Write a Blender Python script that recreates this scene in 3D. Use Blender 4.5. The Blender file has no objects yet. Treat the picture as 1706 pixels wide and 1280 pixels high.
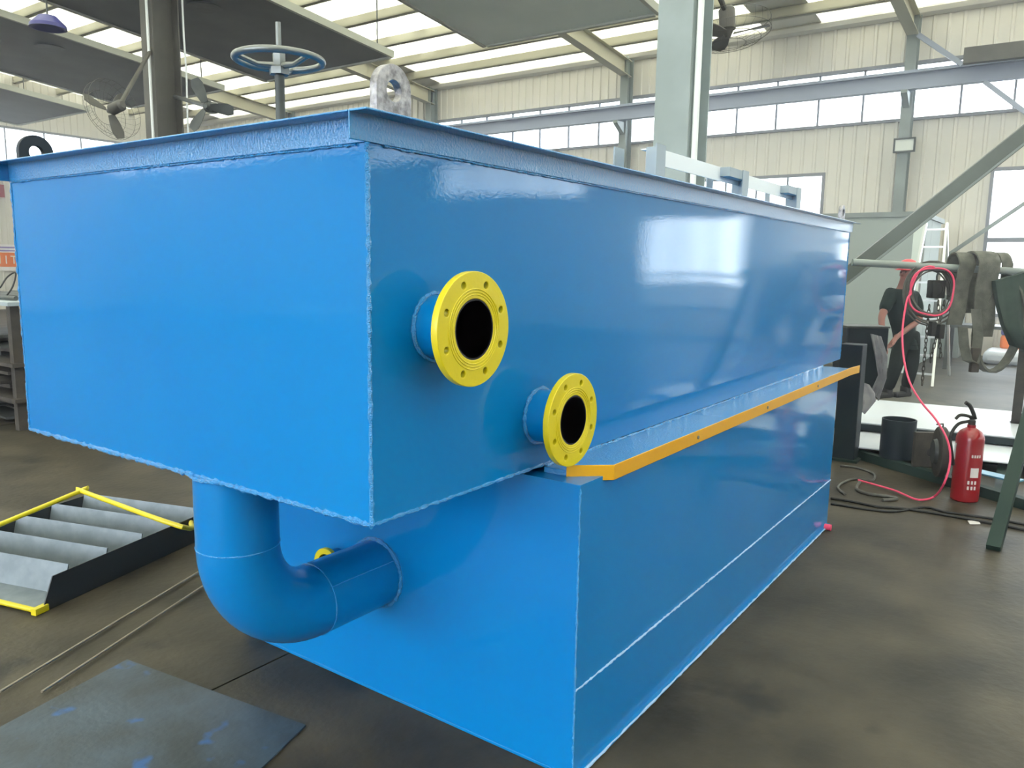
import bpy, bmesh, math, random
from mathutils import Vector, Matrix
random.seed(7)
S = bpy.context.scene
R = math.radians
PI = math.pi

# ------------------------------------------------------------------ camera, world, light, exposure
cam = bpy.data.cameras.new('camera')
cam.sensor_fit = 'HORIZONTAL'; cam.sensor_width = 36.0; cam.lens = 1309.04 / 1706 * 36
cam.clip_end = 400
camo = bpy.data.objects.new('camera', cam); S.collection.objects.link(camo)
camo.location = (-1.314, -1.348, 1.638)
camo.rotation_euler = (R(81.479), R(-.842), R(-54.503))
S.camera = camo
W = bpy.data.worlds.new('overcast_sky'); S.world = W; W.use_nodes = True
wn = W.node_tree.nodes; wl = W.node_tree.links
wn['Background'].inputs[0].default_value = (.86, .93, 1.0, 1)
wn['Background'].inputs[1].default_value = 2.1
S.view_settings.view_transform = 'Standard'; S.view_settings.look = 'None'
S.view_settings.gamma = 1; S.view_settings.use_curve_mapping = False
S.view_settings.exposure = 2.36
S.cycles.use_denoising = True
S.cycles.max_bounces = 8; S.cycles.diffuse_bounces = 5; S.cycles.glossy_bounces = 4
S.cycles.transmission_bounces = 6; S.cycles.transparent_max_bounces = 12
S.cycles.sample_clamp_indirect = 8

# ------------------------------------------------------------------ materials
def lin(c):
    return tuple(((x/255)/12.92 if x/255 <= .04045 else ((x/255+.055)/1.055)**2.4) for x in c) + (1,)
MATS = {}
def mat(name, c, rough=.5, metal=0, c2=None, scale=4, bump=0, bscale=60, coat=0, spots=None, spec=.5, detail=6, lo=.35, hi=.65):
    m = bpy.data.materials.new(name); m.use_nodes = True; MATS[name] = m
    n = m.node_tree.nodes; l = m.node_tree.links; b = n['Principled BSDF']
    b.inputs['Base Color'].default_value = lin(c); b.inputs['Roughness'].default_value = rough
    b.inputs['Metallic'].default_value = metal; b.inputs['Coat Weight'].default_value = coat
    b.inputs['Coat Roughness'].default_value = .035
    b.inputs['Specular IOR Level'].default_value = spec
    tc = n.new('ShaderNodeTexCoord')
    if c2:
        no = n.new('ShaderNodeTexNoise'); no.inputs['Scale'].default_value = scale; no.inputs['Detail'].default_value = detail
        l.new(tc.outputs['Object'], no.inputs['Vector'])
        r = n.new('ShaderNodeValToRGB'); r.color_ramp.elements[0].position = lo; r.color_ramp.elements[1].position = hi
        r.color_ramp.elements[0].color = lin(c); r.color_ramp.elements[1].color = lin(c2)
        l.new(no.outputs['Fac'], r.inputs['Fac']); out = r.outputs['Color']
        if spots:
            sc, sp = spots
            n2 = n.new('ShaderNodeTexNoise'); n2.inputs['Scale'].default_value = sp; n2.inputs['Detail'].default_value = 3
            l.new(tc.outputs['Object'], n2.inputs['Vector'])
            r2 = n.new('ShaderNodeValToRGB'); r2.color_ramp.elements[0].position = .62; r2.color_ramp.elements[1].position = .7
            l.new(n2.outputs['Fac'], r2.inputs['Fac'])
            mx = n.new('ShaderNodeMix'); mx.data_type = 'RGBA'; l.new(r2.outputs['Color'], mx.inputs[0])
            l.new(out, mx.inputs[6]); mx.inputs[7].default_value = lin(sc); out = mx.outputs[2]
        l.new(out, b.inputs['Base Color'])
    if bump:
        nb = n.new('ShaderNodeTexNoise'); nb.inputs['Scale'].default_value = bscale; nb.inputs['Detail'].default_value = 3
        l.new(tc.outputs['Object'], nb.inputs['Vector'])
        bu = n.new('ShaderNodeBump'); bu.inputs['Strength'].default_value = bump; bu.inputs['Distance'].default_value = .01
        l.new(nb.outputs['Fac'], bu.inputs['Height']); l.new(bu.outputs['Normal'], b.inputs['Normal'])
        if coat: l.new(bu.outputs['Normal'], b.inputs['Coat Normal'])
    return m
BLUE = mat('blue_gloss_paint', (0,112,180), .36, c2=(0,117,184), scale=1.5, bump=.014, bscale=110, coat=.9, spec=.08)
BLUE.node_tree.nodes['Principled BSDF'].inputs['Coat IOR'].default_value = 1.36
RIMP = mat('thick_brushed_paint', (0,118,184), .3, c2=(0,124,188), scale=3, bump=.4, bscale=150, coat=1)
BEAD = mat('painted_weld_glint', (24,140,214), .12, bump=.9, bscale=300, coat=1)  # colour lifted above the tank blue to suggest glints on the beads
SEAM = mat('weld_highlight', (150,185,225), .3, bump=.5, bscale=200)  # pale colour stands for the highlight along the blue weld
YEL = mat('yellow_paint', (202,186,4), .4, bump=.05, bscale=90, coat=.2)
YEL2 = mat('amber_yellow_paint', (205,150,10), .45, bump=.05, bscale=60)
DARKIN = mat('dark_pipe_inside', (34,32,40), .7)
GALV = mat('galvanised_patina', (105,104,108), .4, .5, c2=(170,168,172), scale=45, bump=.4, bscale=70)
CHROME = mat('worn_chrome', (120,124,124), .35, .6)
DSTEEL = mat('dark_steel', (62,66,66), .5, .4, c2=(80,84,82), scale=6)
FRAMEG = mat('grey_primer', (150,162,170), .5)
FLAT = mat('white_primer_bar', (226,230,232), .5)
CREAM = mat('cream_cladding', (214,209,198), .5, c2=(202,199,190), scale=.6)
GIRT = mat('cream_girt', (176,172,152), .55)
WFRAME = mat('window_frame_grey', (120,122,128), .5)
COL = mat('grey_column_paint', (134,144,142), .5, c2=(122,130,128), scale=2)
COLP = mat('pale_column_paint', (156,168,170), .5, c2=(142,154,154), scale=2)
COLD = mat('brown_grey_column_paint', (92,90,84), .55, c2=(78,76,72), scale=3)
STRUT = mat('strut_grey_paint', (96,104,100), .55, c2=(86,92,88), scale=3)
BEAMG = mat('crane_beam_paint', (148,156,174), .55)
PANEL = mat('dark_hood_steel', (66,72,72), .5, .2, c2=(92,97,96), scale=1.2, lo=.3, hi=.7)
PANELL = mat('pale_grey_hood_steel', (212,224,220), .5, .0, c2=(222,232,228), scale=1.2)
EDGE = mat('hood_edge_angle', (176,178,166), .5)
BOOTH = mat('booth_panel', (150,160,156), .6)
BOOTHL = mat('booth_post', (205,215,208), .5)
GREEN = mat('dark_green_paint', (26,46,42), .6, c2=(34,52,46), scale=5, spec=.2)
NAVY = mat('dark_navy_steel', (20,30,42), .55, c2=(26,40,44), scale=3, spec=.3)
RUST = mat('dark_rusty_steel', (72,66,60), .65, .2, c2=(50,48,46), scale=9, bump=.2)
SHEET = mat('bright_steel_sheet', (205,209,217), .4, .0, c2=(205,212,222), scale=2.5)
CONC = mat('worn_concrete', (76,70,58), .5, c2=(36,34,28), scale=2.2, bump=.3, bscale=22, spec=.22, spots=((40,38,33), 2.6), detail=12, lo=.3, hi=.7)
JOINT = mat('joint_dirt', (34,32,28), .9)
OUT = mat('outside_ground', (78,76,70), .9)
PLATE = mat('paint_spotted_plate', (60,76,90), .45, .1, c2=(40,50,56), scale=4, bump=.15, bscale=40, spots=((34,84,140), 6.5), detail=12)
TREAD = mat('galvanised_tread', (120,130,138), .5, .3, c2=(104,114,122), scale=14)
STRINGER = mat('dark_stringer', (38,44,48), .5, .2)
ROD = mat('bare_rod', (150,140,125), .4, .6)
RED = mat('extinguisher_red', (140,12,24), .3, coat=.4)
LABELW = mat('label_white', (205,200,198), .6)
PINK = mat('pink_hose', (226,72,110), .45)
CABLE = mat('grey_cable', (92,92,86), .6, c2=(70,70,68), scale=20)
BLACK = mat('black_rubber', (24,25,26), .6)
WEB = mat('grey_webbing', (104,105,97), .85, c2=(74,76,70), scale=12, bump=.3, bscale=120)
CLOTHG = mat('dark_green_cloth', (58,72,66), .9, c2=(40,54,50), scale=5)
RAG = mat('pale_rag', (150,150,154), .9, c2=(120,120,128), scale=9)
SKIN = mat('skin', (126,82,74), .6)
SHIRT = mat('black_green_shirt', (16,30,30), .9, spec=.2)
TROUS = mat('dark_trousers', (20,28,28), .9, spec=.2)
BOOT = mat('boots', (26,26,26), .6)
HELM = mat('red_hard_hat', (205,60,72), .35)
HAIR = mat('dark_hair', (25,22,20), .8)
ORANGE = mat('orange_banner', (226,118,48), .7)
WHITEB = mat('banner_white', (225,222,220), .7)
PURPLE = mat('banner_purple', (128,110,170), .7)
REDB = mat('red_banner', (150,50,58), .7)
ALU = mat('aluminium', (205,208,208), .3, .7)
LAMPB = mat('blue_lamp_housing', (62,62,128), .4)
BURL = mat('light_panel_face', (200,205,200), .5)

def glassm():
    m = bpy.data.materials.new('window_glass'); m.use_nodes = True; n = m.node_tree.nodes; l = m.node_tree.links
    n.remove(n['Principled BSDF']); o = n['Material Output']
    t = n.new('ShaderNodeBsdfTransparent'); t.inputs[0].default_value = (.93,.95,.95,1)
    g = n.new('ShaderNodeBsdfGlossy'); g.inputs['Roughness'].default_value = .03
    mx = n.new('ShaderNodeMixShader'); mx.inputs[0].default_value = .06
    l.new(t.outputs[0], mx.inputs[1]); l.new(g.outputs[0], mx.inputs[2]); l.new(mx.outputs[0], o.inputs[0]); return m
GLASS = glassm()
def skylightm():
    m = bpy.data.materials.new('translucent_roof_sheet'); m.use_nodes = True; n = m.node_tree.nodes; l = m.node_tree.links
    n.remove(n['Principled BSDF']); o = n['Material Output']
    t = n.new('ShaderNodeBsdfTranslucent'); d = n.new('ShaderNodeBsdfDiffuse'); d.inputs[0].default_value = (.55,.54,.45,1)
    no = n.new('ShaderNodeTexNoise'); no.inputs['Scale'].default_value = 1.3; tc = n.new('ShaderNodeTexCoord')
    l.new(tc.outputs['Object'], no.inputs['Vector'])
    r = n.new('ShaderNodeValToRGB'); r.color_ramp.elements[0].position = .35; r.color_ramp.elements[1].position = .65
    r.color_ramp.elements[0].color = (.62,.60,.51,1); r.color_ramp.elements[1].color = (.86,.84,.74,1)
    l.new(no.outputs['Fac'], r.inputs['Fac']); l.new(r.outputs['Color'], t.inputs[0])
    mx = n.new('ShaderNodeMixShader'); mx.inputs[0].default_value = .22
    l.new(t.outputs[0], mx.inputs[1]); l.new(d.outputs[0], mx.inputs[2]); l.new(mx.outputs[0], o.inputs[0]); return m
SKYL = skylightm()

# ------------------------------------------------------------------ mesh helpers
WPOS = {}
def V(*a): return Vector(a[0]) if len(a) == 1 else Vector(a)
class MB:
    def __init__(s): s.v = []; s.f = []
    def add(s, vs, fs):
        k = len(s.v); s.v += [tuple(x) for x in vs]; s.f += [tuple(i+k for i in f) for f in fs]; return s
    def box(s, a, b):
        x0,y0,z0 = a; x1,y1,z1 = b
        return s.add([(x0,y0,z0),(x1,y0,z0),(x1,y1,z0),(x0,y1,z0),(x0,y0,z1),(x1,y0,z1),(x1,y1,z1),(x0,y1,z1)],
            [(0,3,2,1),(4,5,6,7),(0,1,5,4),(1,2,6,5),(2,3,7,6),(3,0,4,7)])
    def obox(s, c, ax, ay, az):          # oriented box, half-axes as vectors
        c = V(c); ax = V(ax); ay = V(ay); az = V(az)
        vs = [c+sx*ax+sy*ay+sz*az for sz in (-1,1) for sx,sy in ((-1,-1),(1,-1),(1,1),(-1,1))]
        return s.add(vs, [(0,3,2,1),(4,5,6,7),(0,1,5,4),(1,2,6,5),(2,3,7,6),(3,0,4,7)])
    def bar(s, a, b, w, h, up=(0,0,1)):   # rectangular bar from a to b
        a = V(a); b = V(b); d = (b-a); L = d.length; d.normalize(); u = V(up); r = d.cross(u)
        if r.length < 1e-4: r = d.cross(V(1,0,0))
        r.normalize(); u = r.cross(d).normalized()
        return s.obox((a+b)/2, d*L/2, r*w/2, u*h/2)
    def prism(s, poly, off):              # closed polygon extruded by vector off
        n = len(poly); off = V(off); vs = [V(q) for q in poly]; vs += [q+off for q in vs[:n]]
        return s.add(vs, [tuple(range(n))[::-1], tuple(range(n,2*n))] + [(i,(i+1)%n,n+(i+1)%n,n+i) for i in range(n)])
    def tube(s, path, r, seg=10, jit=0, closed=False, caps=True):
        P = [V(q) for q in path]; n = len(P); rr = r if hasattr(r, '__len__') else [r]*n
        u = None; rings = []
        for i in range(n):
            a = P[i-1] if (i or closed) else P[i]; b = P[(i+1) % n] if (i < n-1 or closed) else P[i]
            d = (b-a); d = d.normalized() if d.length > 1e-9 else V(0,0,1)
            if u is None:
                u = d.orthogonal().normalized()
            else:
                u = (u - d*u.dot(d)); u = u.normalized() if u.length > 1e-6 else d.orthogonal().normalized()
            w = d.cross(u)
            q = rr[i]*(1+random.uniform(-jit, jit))
            rings.append([P[i] + q*(math.cos(2*PI*k/seg)*u + math.sin(2*PI*k/seg)*w) for k in range(seg)])
        vs = [x for g in rings for x in g]; fs = []
        m = n if closed else n-1
        for i in range(m):
            j = (i+1) % n
            for k in range(seg):
                fs.append((i*seg+k, i*seg+(k+1)%seg, j*seg+(k+1)%seg, j*seg+k))
        if not closed and caps: fs.append(tuple(range(seg))[::-1]); fs.append(tuple((n-1)*seg+k for k in range(seg)))
        return s.add(vs, fs)
    def lathe(s, prof, c=(0,0,0), axis='Z', seg=40, closed=False):   # prof: (r, h)
        vs = []; n = len(prof); c = V(c)
        for r, h in prof:
            for k in range(seg):
                t = 2*PI*k/seg; a, b = r*math.cos(t), r*math.sin(t)
                vs.append(c + (V(a,b,h) if axis == 'Z' else V(a,h,b) if axis == 'Y' else V(h,a,b)))
        fs = []
        for i in range(n if closed else n-1):
            j = (i+1) % n
            for k in range(seg): fs.append((i*seg+k, i*seg+(k+1)%seg, j*seg+(k+1)%seg, j*seg+k))
        if not closed:
            if prof[0][0] > 1e-6: fs.append(tuple(range(seg))[::-1])
            if prof[-1][0] > 1e-6: fs.append(tuple((n-1)*seg+k for k in range(seg)))
        return s.add(vs, fs)
    def ribbon(s, path, wv, t):           # thick strap: path, width vector(s), thickness
        P = [V(q) for q in path]; n = len(P); vs = []
        for i in range(n):
            d = (P[min(i+1,n-1)] - P[max(i-1,0)]).normalized()
            w = V(wv[i]) if isinstance(wv, list) else V(wv)
            nn = d.cross(w).normalized()
            vs += [P[i]-w/2-nn*t/2, P[i]+w/2-nn*t/2, P[i]+w/2+nn*t/2, P[i]-w/2+nn*t/2]
        fs = [(0,1,2,3), (4*n-1,4*n-2,4*n-3,4*n-4)]
        for i in range(n-1):
            for k in range(4): fs.append((4*i+k, 4*i+4+k, 4*i+4+(k+1)%4, 4*i+(k+1)%4))
        return s.add(vs, fs)
    def mesh(s, name, m, angle=32):
        me = bpy.data.meshes.new(name); me.from_pydata(s.v, [], s.f); me.validate()
        bm = bmesh.new(); bm.from_mesh(me); bmesh.ops.remove_doubles(bm, verts=bm.verts, dist=1e-5)
        bmesh.ops.recalc_face_normals(bm, faces=bm.faces); bm.to_mesh(me); bm.free()
        me.shade_smooth(); me.set_sharp_from_angle(angle=R(angle)); me.materials.append(m)
        return me
def root(name, label, cat, loc, group=None):
    o = bpy.data.objects.new(name, None); o.empty_display_size = .1; S.collection.objects.link(o)
    o.location = loc; WPOS[o.name] = V(loc)
    if label: o['label'] = label
    if cat: o['category'] = cat
    if group: o['group'] = group
    return o
def place(name, me, parent=None, recentre=True):
    """link a mesh given in world coordinates, its origin moved to its own centre"""
    c = V(0,0,0)
    if recentre:
        xs = [v.co for v in me.vertices]
        lo = V(*(min(v[i] for v in xs) for i in range(3))); hi = V(*(max(v[i] for v in xs) for i in range(3)))
        c = (lo+hi)/2; c.z = lo.z if parent is None else c.z
        me.transform(Matrix.Translation(-c))
    o = bpy.data.objects.new(name, me); S.collection.objects.link(o); WPOS[o.name] = c
    if parent: o.parent = parent; o.location = c - WPOS[parent.name]
    else: o.location = c
    return o
def ob(name, mb, m, parent=None, bevel=0, label=None, angle=32):
    o = place(name, mb.mesh(name, m, angle), parent)
    if bevel:
        b = o.modifiers.new('bevel', 'BEVEL'); b.width = bevel; b.segments = 2; b.limit_method = 'ANGLE'
    if label: o['label'] = label
    return o
def tag(o, label, cat, group=None):
    o['label'] = label; o['category'] = cat
    if group: o['group'] = group
    return o
def struct(o): o['kind'] = 'structure'; return o
def copy_obj(src, parent, wloc):
    c = src.copy(); S.collection.objects.link(c); c.parent = parent
    WPOS[c.name] = V(wloc); c.location = V(wloc) - (WPOS[parent.name] if parent else V(0,0,0)); return c
def copy_tree(src, delta, label=None):
    r = src.copy(); S.collection.objects.link(r); r.location = src.location + V(delta); WPOS[r.name] = V(r.location)
    if label: r['label'] = label
    for ch in src.children:
        c = ch.copy(); S.collection.objects.link(c); c.parent = r
        for g in ch.children:
            d = g.copy(); S.collection.objects.link(d); d.parent = c
    return r
def circ(cx, cy, r, n=48, ph=0): return [(cx+r*math.cos(2*PI*k/n+ph), cy+r*math.sin(2*PI*k/n+ph)) for k in range(n)]
def holed(name, loops, t, m, M, bevel=0):
    """flat plate with real holes: 2D loops filled and thickened, then moved by matrix M"""
    cu = bpy.data.curves.new(name, 'CURVE'); cu.dimensions = '2D'; cu.fill_mode = 'BOTH'; cu.extrude = t/2; cu.bevel_depth = bevel
    for lp in loops:
        sp = cu.splines.new('POLY'); sp.points.add(len(lp)-1); sp.use_cyclic_u = True
        for q, (x, y) in zip(sp.points, lp): q.co = (x, y, 0, 1)
    o = bpy.data.objects.new(name, cu); S.collection.objects.link(o)
    dg = bpy.context.evaluated_depsgraph_get(); me = bpy.data.meshes.new_from_object(o.evaluated_get(dg))
    bpy.data.objects.remove(o); bpy.data.curves.remove(cu)
    me.name = name; me.transform(M); me.materials.clear(); me.materials.append(m)
    me.shade_smooth(); me.set_sharp_from_angle(angle=R(32))
    return me
def bez(pts, n=10):
    """smooth path through points (Catmull-Rom)"""
    P = [V(q) for q in pts]; P = [2*P[0]-P[1]] + P + [2*P[-1]-P[-2]]; out = []
    for i in range(1, len(P)-2):
        for k in range(n):
            t = k/n; a,b,c,d = P[i-1:i+3]
            out.append(.5*((2*b)+(c-a)*t+(2*a-5*b+4*c-d)*t*t+(3*b-a-3*c+d)*t**3))
    out.append(P[-2]); return out

# ------------------------------------------------------------------ setting: floor, walls, roof
XW, YL, YR, XF = 17.0, 27.2, -20.0, -15.0
EAVE = 6.84
def roofz(x): return EAVE + .1*(17-x) if x > 1 else EAVE + 1.6 - .1*(1-x)
g = MB().box((-90,-90,-.35), (110,110,-.25)); struct(ob('outdoor_ground_1', g, OUT))  # unseen outdoor ground, added to keep out sky light from below
fl = struct(ob('floor', MB().box((XF,YR,-.2), (XW+.1,YL+.1,-.012)), JOINT))
slab = None
xs = [XF, -9, -3.0, 9.4, XW+.1]; ys = [YR, -16.78, -10.78, -4.78, 1.22, 7.22, 13.22, 19.22, YL+.1]
for i in range(len(xs)-1):
    for j in range(len(ys)-1):
        ob('slab', MB().box((xs[i]+.005, ys[j]+.005, -.1), (xs[i+1]-.005, ys[j+1]-.005, 0)), CONC, fl)

def rib_panel(w, h, pitch=.25):
    """ribbed sheet in local u (width), v (height), n (thickness); returns verts/faces, ribs towards +n"""
    n = max(1, round(w/pitch)); p = w/n; prof = [(0,0)]
    for i in range(n):
        a = i*p; prof += [(a+p*.62,0),(a+p*.70,.03),(a+p*.86,.03),(a+p*.94,0)]
    prof.append((w,0))
    k = len(prof); vs = [(u,0,d) for u,d in prof] + [(u,h,d) for u,d in prof]
    vs += [(u,v,-.02) for v in (0,h) for u in (0,w)]
    fs = [(i,i+1,k+i+1,k+i) for i in range(k-1)]
    b = 2*k
    fs += [(b,b+2,b+3,b+1), (0,b,b+1)+tuple(range(k-1,0,-1)), (k,)+tuple(range(k+1,2*k))+(b+3,b+2), (0,k,b+2,b), (k-1,b+1,b+3,2*k-1)]
    return vs, fs
PCACHE = {}
def clad(parent, axis, at, lo, hi, zlo, zhi, holes, inward, step=.91):
    """cover a wall with ribbed panels, leaving rectangular holes (a0,a1,z0,z1)"""
    br = sorted({lo, hi} | {max(lo,min(hi,q)) for hh in holes for q in hh[:2]})
    for a, b in zip(br, br[1:]):
        if b-a < .02: continue
        n = max(1, round((b-a)/step)); w = (b-a)/n
        for i in range(n):
            u0 = a+i*w; mid = u0+w/2
            segs = [(zlo, zhi)]
            for h0,h1,z0,z1 in holes:
                if h0-1e-4 <= mid <= h1+1e-4:
                    segs = [s for q in segs for s in ((q[0], min(q[1],z0)), (max(q[0],z1), q[1])) if s[1]-s[0] > .03]
            for z0, z1 in segs:
                key = (axis, inward, round(w,3), round(z1-z0,3))
                if key not in PCACHE:
                    vs, fs = rib_panel(w, z1-z0); m = MB()
                    m.add([((n_*inward, u-w/2, v) if axis == 'x' else (u-w/2, n_*inward, v)) for u,v,n_ in vs], fs)
                    PCACHE[key] = m.mesh('wall_panel', CREAM, 20)
                o = bpy.data.objects.new('wall_panel', PCACHE[key]); S.collection.objects.link(o); o.parent = parent
                wl_ = V(at, mid, z0) if axis == 'x' else V(mid, at, z0)
                o.location = wl_ - WPOS[parent.name]; WPOS[o.name] = wl_
BAND = (4.76, 5.80)
# windows in the back wall: (y0, y1, z0, z1, mullion positions, transoms)
wins = {
 'window_1': (YR+.3, YL-.3, BAND[0], BAND[1], [1.78+.907*k for k in range(-23, 28)], []),
 'window_2': (3.40, 6.55, 2.05, 3.70, [4.15, 4.85, 5.58], []),
 'window_3': (-2.90, .17, .85, 3.62, [-.85, -1.87], [2.29]),
 'window_4': (-7.55, -5.0, .72, 2.86, [-6.7, -5.85], []),
 'window_5': (-14.4, -9.4, 3.6, 4.55, [-13.1,-11.9,-10.6], []),
}
wb = struct(root('wall_back', None, None, (XW, 3.6, 0)))
gm = MB()
for z in (.3, 1.5, 4.68, 5.88, 6.6): gm.box((XW+.06, YR, z-.04), (XW+.12, YL, z+.04))
ob('girt', gm, GIRT, wb)
clad(wb, 'x', XW, YR, YL, 0, EAVE+.02, [w[:4] for w in wins.values()], -1)
# rounded cream eave closure
pts = []
ob('eave_closure', MB().prism([(XW-.03,YR,6.70),(XW-.18,YR,6.74),(XW-.24,YR,6.82),(XW-.18,YR,6.90),(XW-.02,YR,6.92)], (0,YL-YR,0)), CREAM, wb)
def window_x(name, y0, y1, z0, z1, mull, trans, x=XW, s=1):
    r = struct(root(name, None, None, (x, (y0+y1)/2, z0)))
    f = .06
    m = MB()
    m.box((x-.06,y0-f,z0-f),(x+.08,y1+f,z0)); m.box((x-.06,y0-f,z1),(x+.08,y1+f,z1+f))
    m.box((x-.06,y0-f,z0),(x+.08,y0,z1)); m.box((x-.06,y1,z0),(x+.08,y1+f,z1))
    ob('window_frame', m, WFRAME, r)
    ms = [q for q in mull if y0+.1 < q < y1-.1]
    for q in ms: ob('mullion', MB().box((x-.02,q-.02,z0),(x+.04,q+.02,z1)), WFRAME, r)
    for t in trans: ob('transom', MB().box((x-.04,y0,t-.045),(x+.05,y1,t+.045)), WFRAME, r)
    e = sorted([y0]+ms+[y1]); zs = sorted([z0]+trans+[z1])
    for a,b in zip(e, e[1:]):
        for c,d in zip(zs, zs[1:]):
            ob('pane', MB().box((x+.005,a+.004,c+.002),(x+.015,b-.004,d-.002)), GLASS, r)
for k, w in wins.items(): window_x(k, *w)

wlft = struct(root('wall_left', None, None, (3, YL, 0)))
gm = MB()
for z in (.3, 1.5, 4.68, 5.88): gm.box((XF, YL+.06, z-.04), (XW, YL+.12, z+.04))
ob('girt', gm, GIRT, wlft)
clad(wlft, 'y', YL, XF, XW, 0, 8.3, [(XF+.3, XW-.3, BAND[0], BAND[1])], -1)
r = struct(root('window_6', None, None, (1, YL, BAND[0])))
m = MB(); m.box((XF+.24,YL-.06,BAND[0]-.06),(XW-.24,YL+.08,BAND[0])); m.box((XF+.24,YL-.06,BAND[1]),(XW-.24,YL+.08,BAND[1]+.06))
ob('window_frame', m, WFRAME, r)
xm = [XF+.3] + [XF+.3+1.2*k for k in range(1, 27) if XF+.3+1.2*k < XW-.5] + [XW-.3]
for a,b in zip(xm, xm[1:]):
    ob('pane', MB().box((a+.004,YL+.005,BAND[0]),(b-.004,YL+.015,BAND[1])), GLASS, r)
    if a > XF+1: ob('mullion', MB().box((a-.02,YL-.02,BAND[0]),(a+.02,YL+.04,BAND[1])), WFRAME, r)
# right wall: plain sheets either side of its window band, seen only in reflections
wr = struct(ob('wall_right', MB().box((XF,YR-.1,0),(XW,YR,4.7)).box((XF,YR-.1,5.8),(XW,YR,8.35)), CREAM))
# front end: wall behind the photographer; unseen doorway sited to light the tank's end
wf = struct(ob('wall_front', MB().box((XF-.1,YR,6.4),(XF,YL,8.0)).box((XF-.1,YR,0),(XF,-4.5,6.4)).box((XF-.1,12.5,0),(XF,YL,5.0)).box((XF-.1,12.5,5.8),(XF,YL,6.4)).box((XF-.1,12.5,5.0),(XF,14.5,5.8)), CREAM))

ce = struct(root('ceiling', None, None, (1, 3.6, 8.44)))
sheet_w = 1.18; nsh = round((YL-YR)/sheet_w); sheet_w = (YL-YR)/nsh
for side in (0, 1):
    x0, x1 = (1, 17.15) if side == 0 else (XF-.1, 1)
    za, zb = roofz(x0) if side == 0 else roofz(x0), roofz(x1) if side == 0 else EAVE+1.6
    if side == 0: za = EAVE+1.6
    for tr in (True, False):
        mm = MB().prism([(x0,0,za),(x1,0,zb),(x1,0,zb+.02),(x0,0,za+.02)], (0,sheet_w-.01,0))
        me = mm.mesh('roof_sheet', SKYL if tr else CREAM)
        for i in range(nsh):
            if (i % 9 != 2) != tr: continue
            o = bpy.data.objects.new('roof_sheet', me); S.collection.objects.link(o); o.parent = ce
            wl_ = V(0, YR+i*sheet_w, 0); o.location = wl_ - WPOS[ce.name]; WPOS[o.name] = wl_
# purlins run along the building, rafters across it
pl = MB().box((-.04,YR,-.2),(.04,YL,-.0)).box((-.04,YR,-.2),(.09,YL,-.17)).mesh('purlin', GIRT)
for x in [15.75, 14.72, 13.5, 12.2, 10.9, 9.6, 8.3, 7.0, 5.7, 4.4, 3.1, 1.8, 0, -2, -4, -6, -8, -10, -12]:
    o = bpy.data.objects.new('purlin', pl); S.collection.objects.link(o); o.parent = ce
    wl_ = V(x, 0, roofz(x)-.01); o.location = wl_ - WPOS[ce.name]; WPOS[o.name] = wl_
FR = [1.78+6.37*k for k in range(-3, 4)]
for y in FR:
    m = MB()
    for (xa, xb) in ((16.8, 1), (XF, 1)):
        za, zb = roofz(xa)-.21, roofz(xb)-.21
        if xb == 1: zb = EAVE+1.6-.21
        m.prism([(xa,y-.006,za),(xb,y-.006,zb),(xb,y-.006,zb-.42),(xa,y-.006,za-.36)], (0,.012,0))
        m.prism([(xa,y-.11,za),(xb,y-.11,zb),(xb,y-.11,zb-.015),(xa,y-.11,za-.015)], (0,.22,0))
        m.prism([(xa,y-.11,za-.36),(xb,y-.11,zb-.42),(xb,y-.11,zb-.435),(xa,y-.11,za-.375)], (0,.22,0))
    ob('rafter', m, GIRT, ce)
# sag rods and thin roof ties
def ibeam(mb, c, L, w, h, tw=.012, tf=.014):   # vertical H column: web along x, flanges across y
    x,y,z = c
    mb.box((x-h/2,y-w/2,z),(x-h/2+tf,y+w/2,z+L)); mb.box((x+h/2-tf,y-w/2,z),(x+h/2,y+w/2,z+L))
    mb.box((x-h/2+tf,y-tw/2,z),(x+h/2-tf,y+tw/2,z+L)); return mb
for y, lb in zip([FR[2],FR[3],FR[4],FR[5],FR[6]], ['slim back wall column beyond the right edge window','grey wall column carrying the square light panel, above the booth','slim wall column just left of the big pale interior column','slim wall column standing behind the silver lifting lug','slim wall column at far left behind the hand wheel stem']):
    rr = root('wall_column', lb, 'column', (16.76, y, 0), None)
    m = ibeam(MB(), (16.76, y, 0), EAVE-.1, .2, .3); ob('column_shaft', m, COL, rr)
    ob('bracket', MB().prism([(16.6,y-.06,5.18),(16.22,y-.06,5.18),(16.22,y-.06,5.12),(16.6,y-.06,4.9)], (0,.12,0)), COL, rr)
cb = tag(ob('crane_beam', MB().box((16.3,YR+.5,5.20),(16.5,YL-.5,5.23)).box((16.3,YR+.5,5.50),(16.5,YL-.5,5.53)).box((16.39,YR+.5,5.23),(16.41,YL-.5,5.5)).box((16.37,YR+.5,5.53),(16.43,YL-.5,5.57)), BEAMG),
   'long grey crane runway beam crossing in front of the strip window', 'beam')

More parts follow.
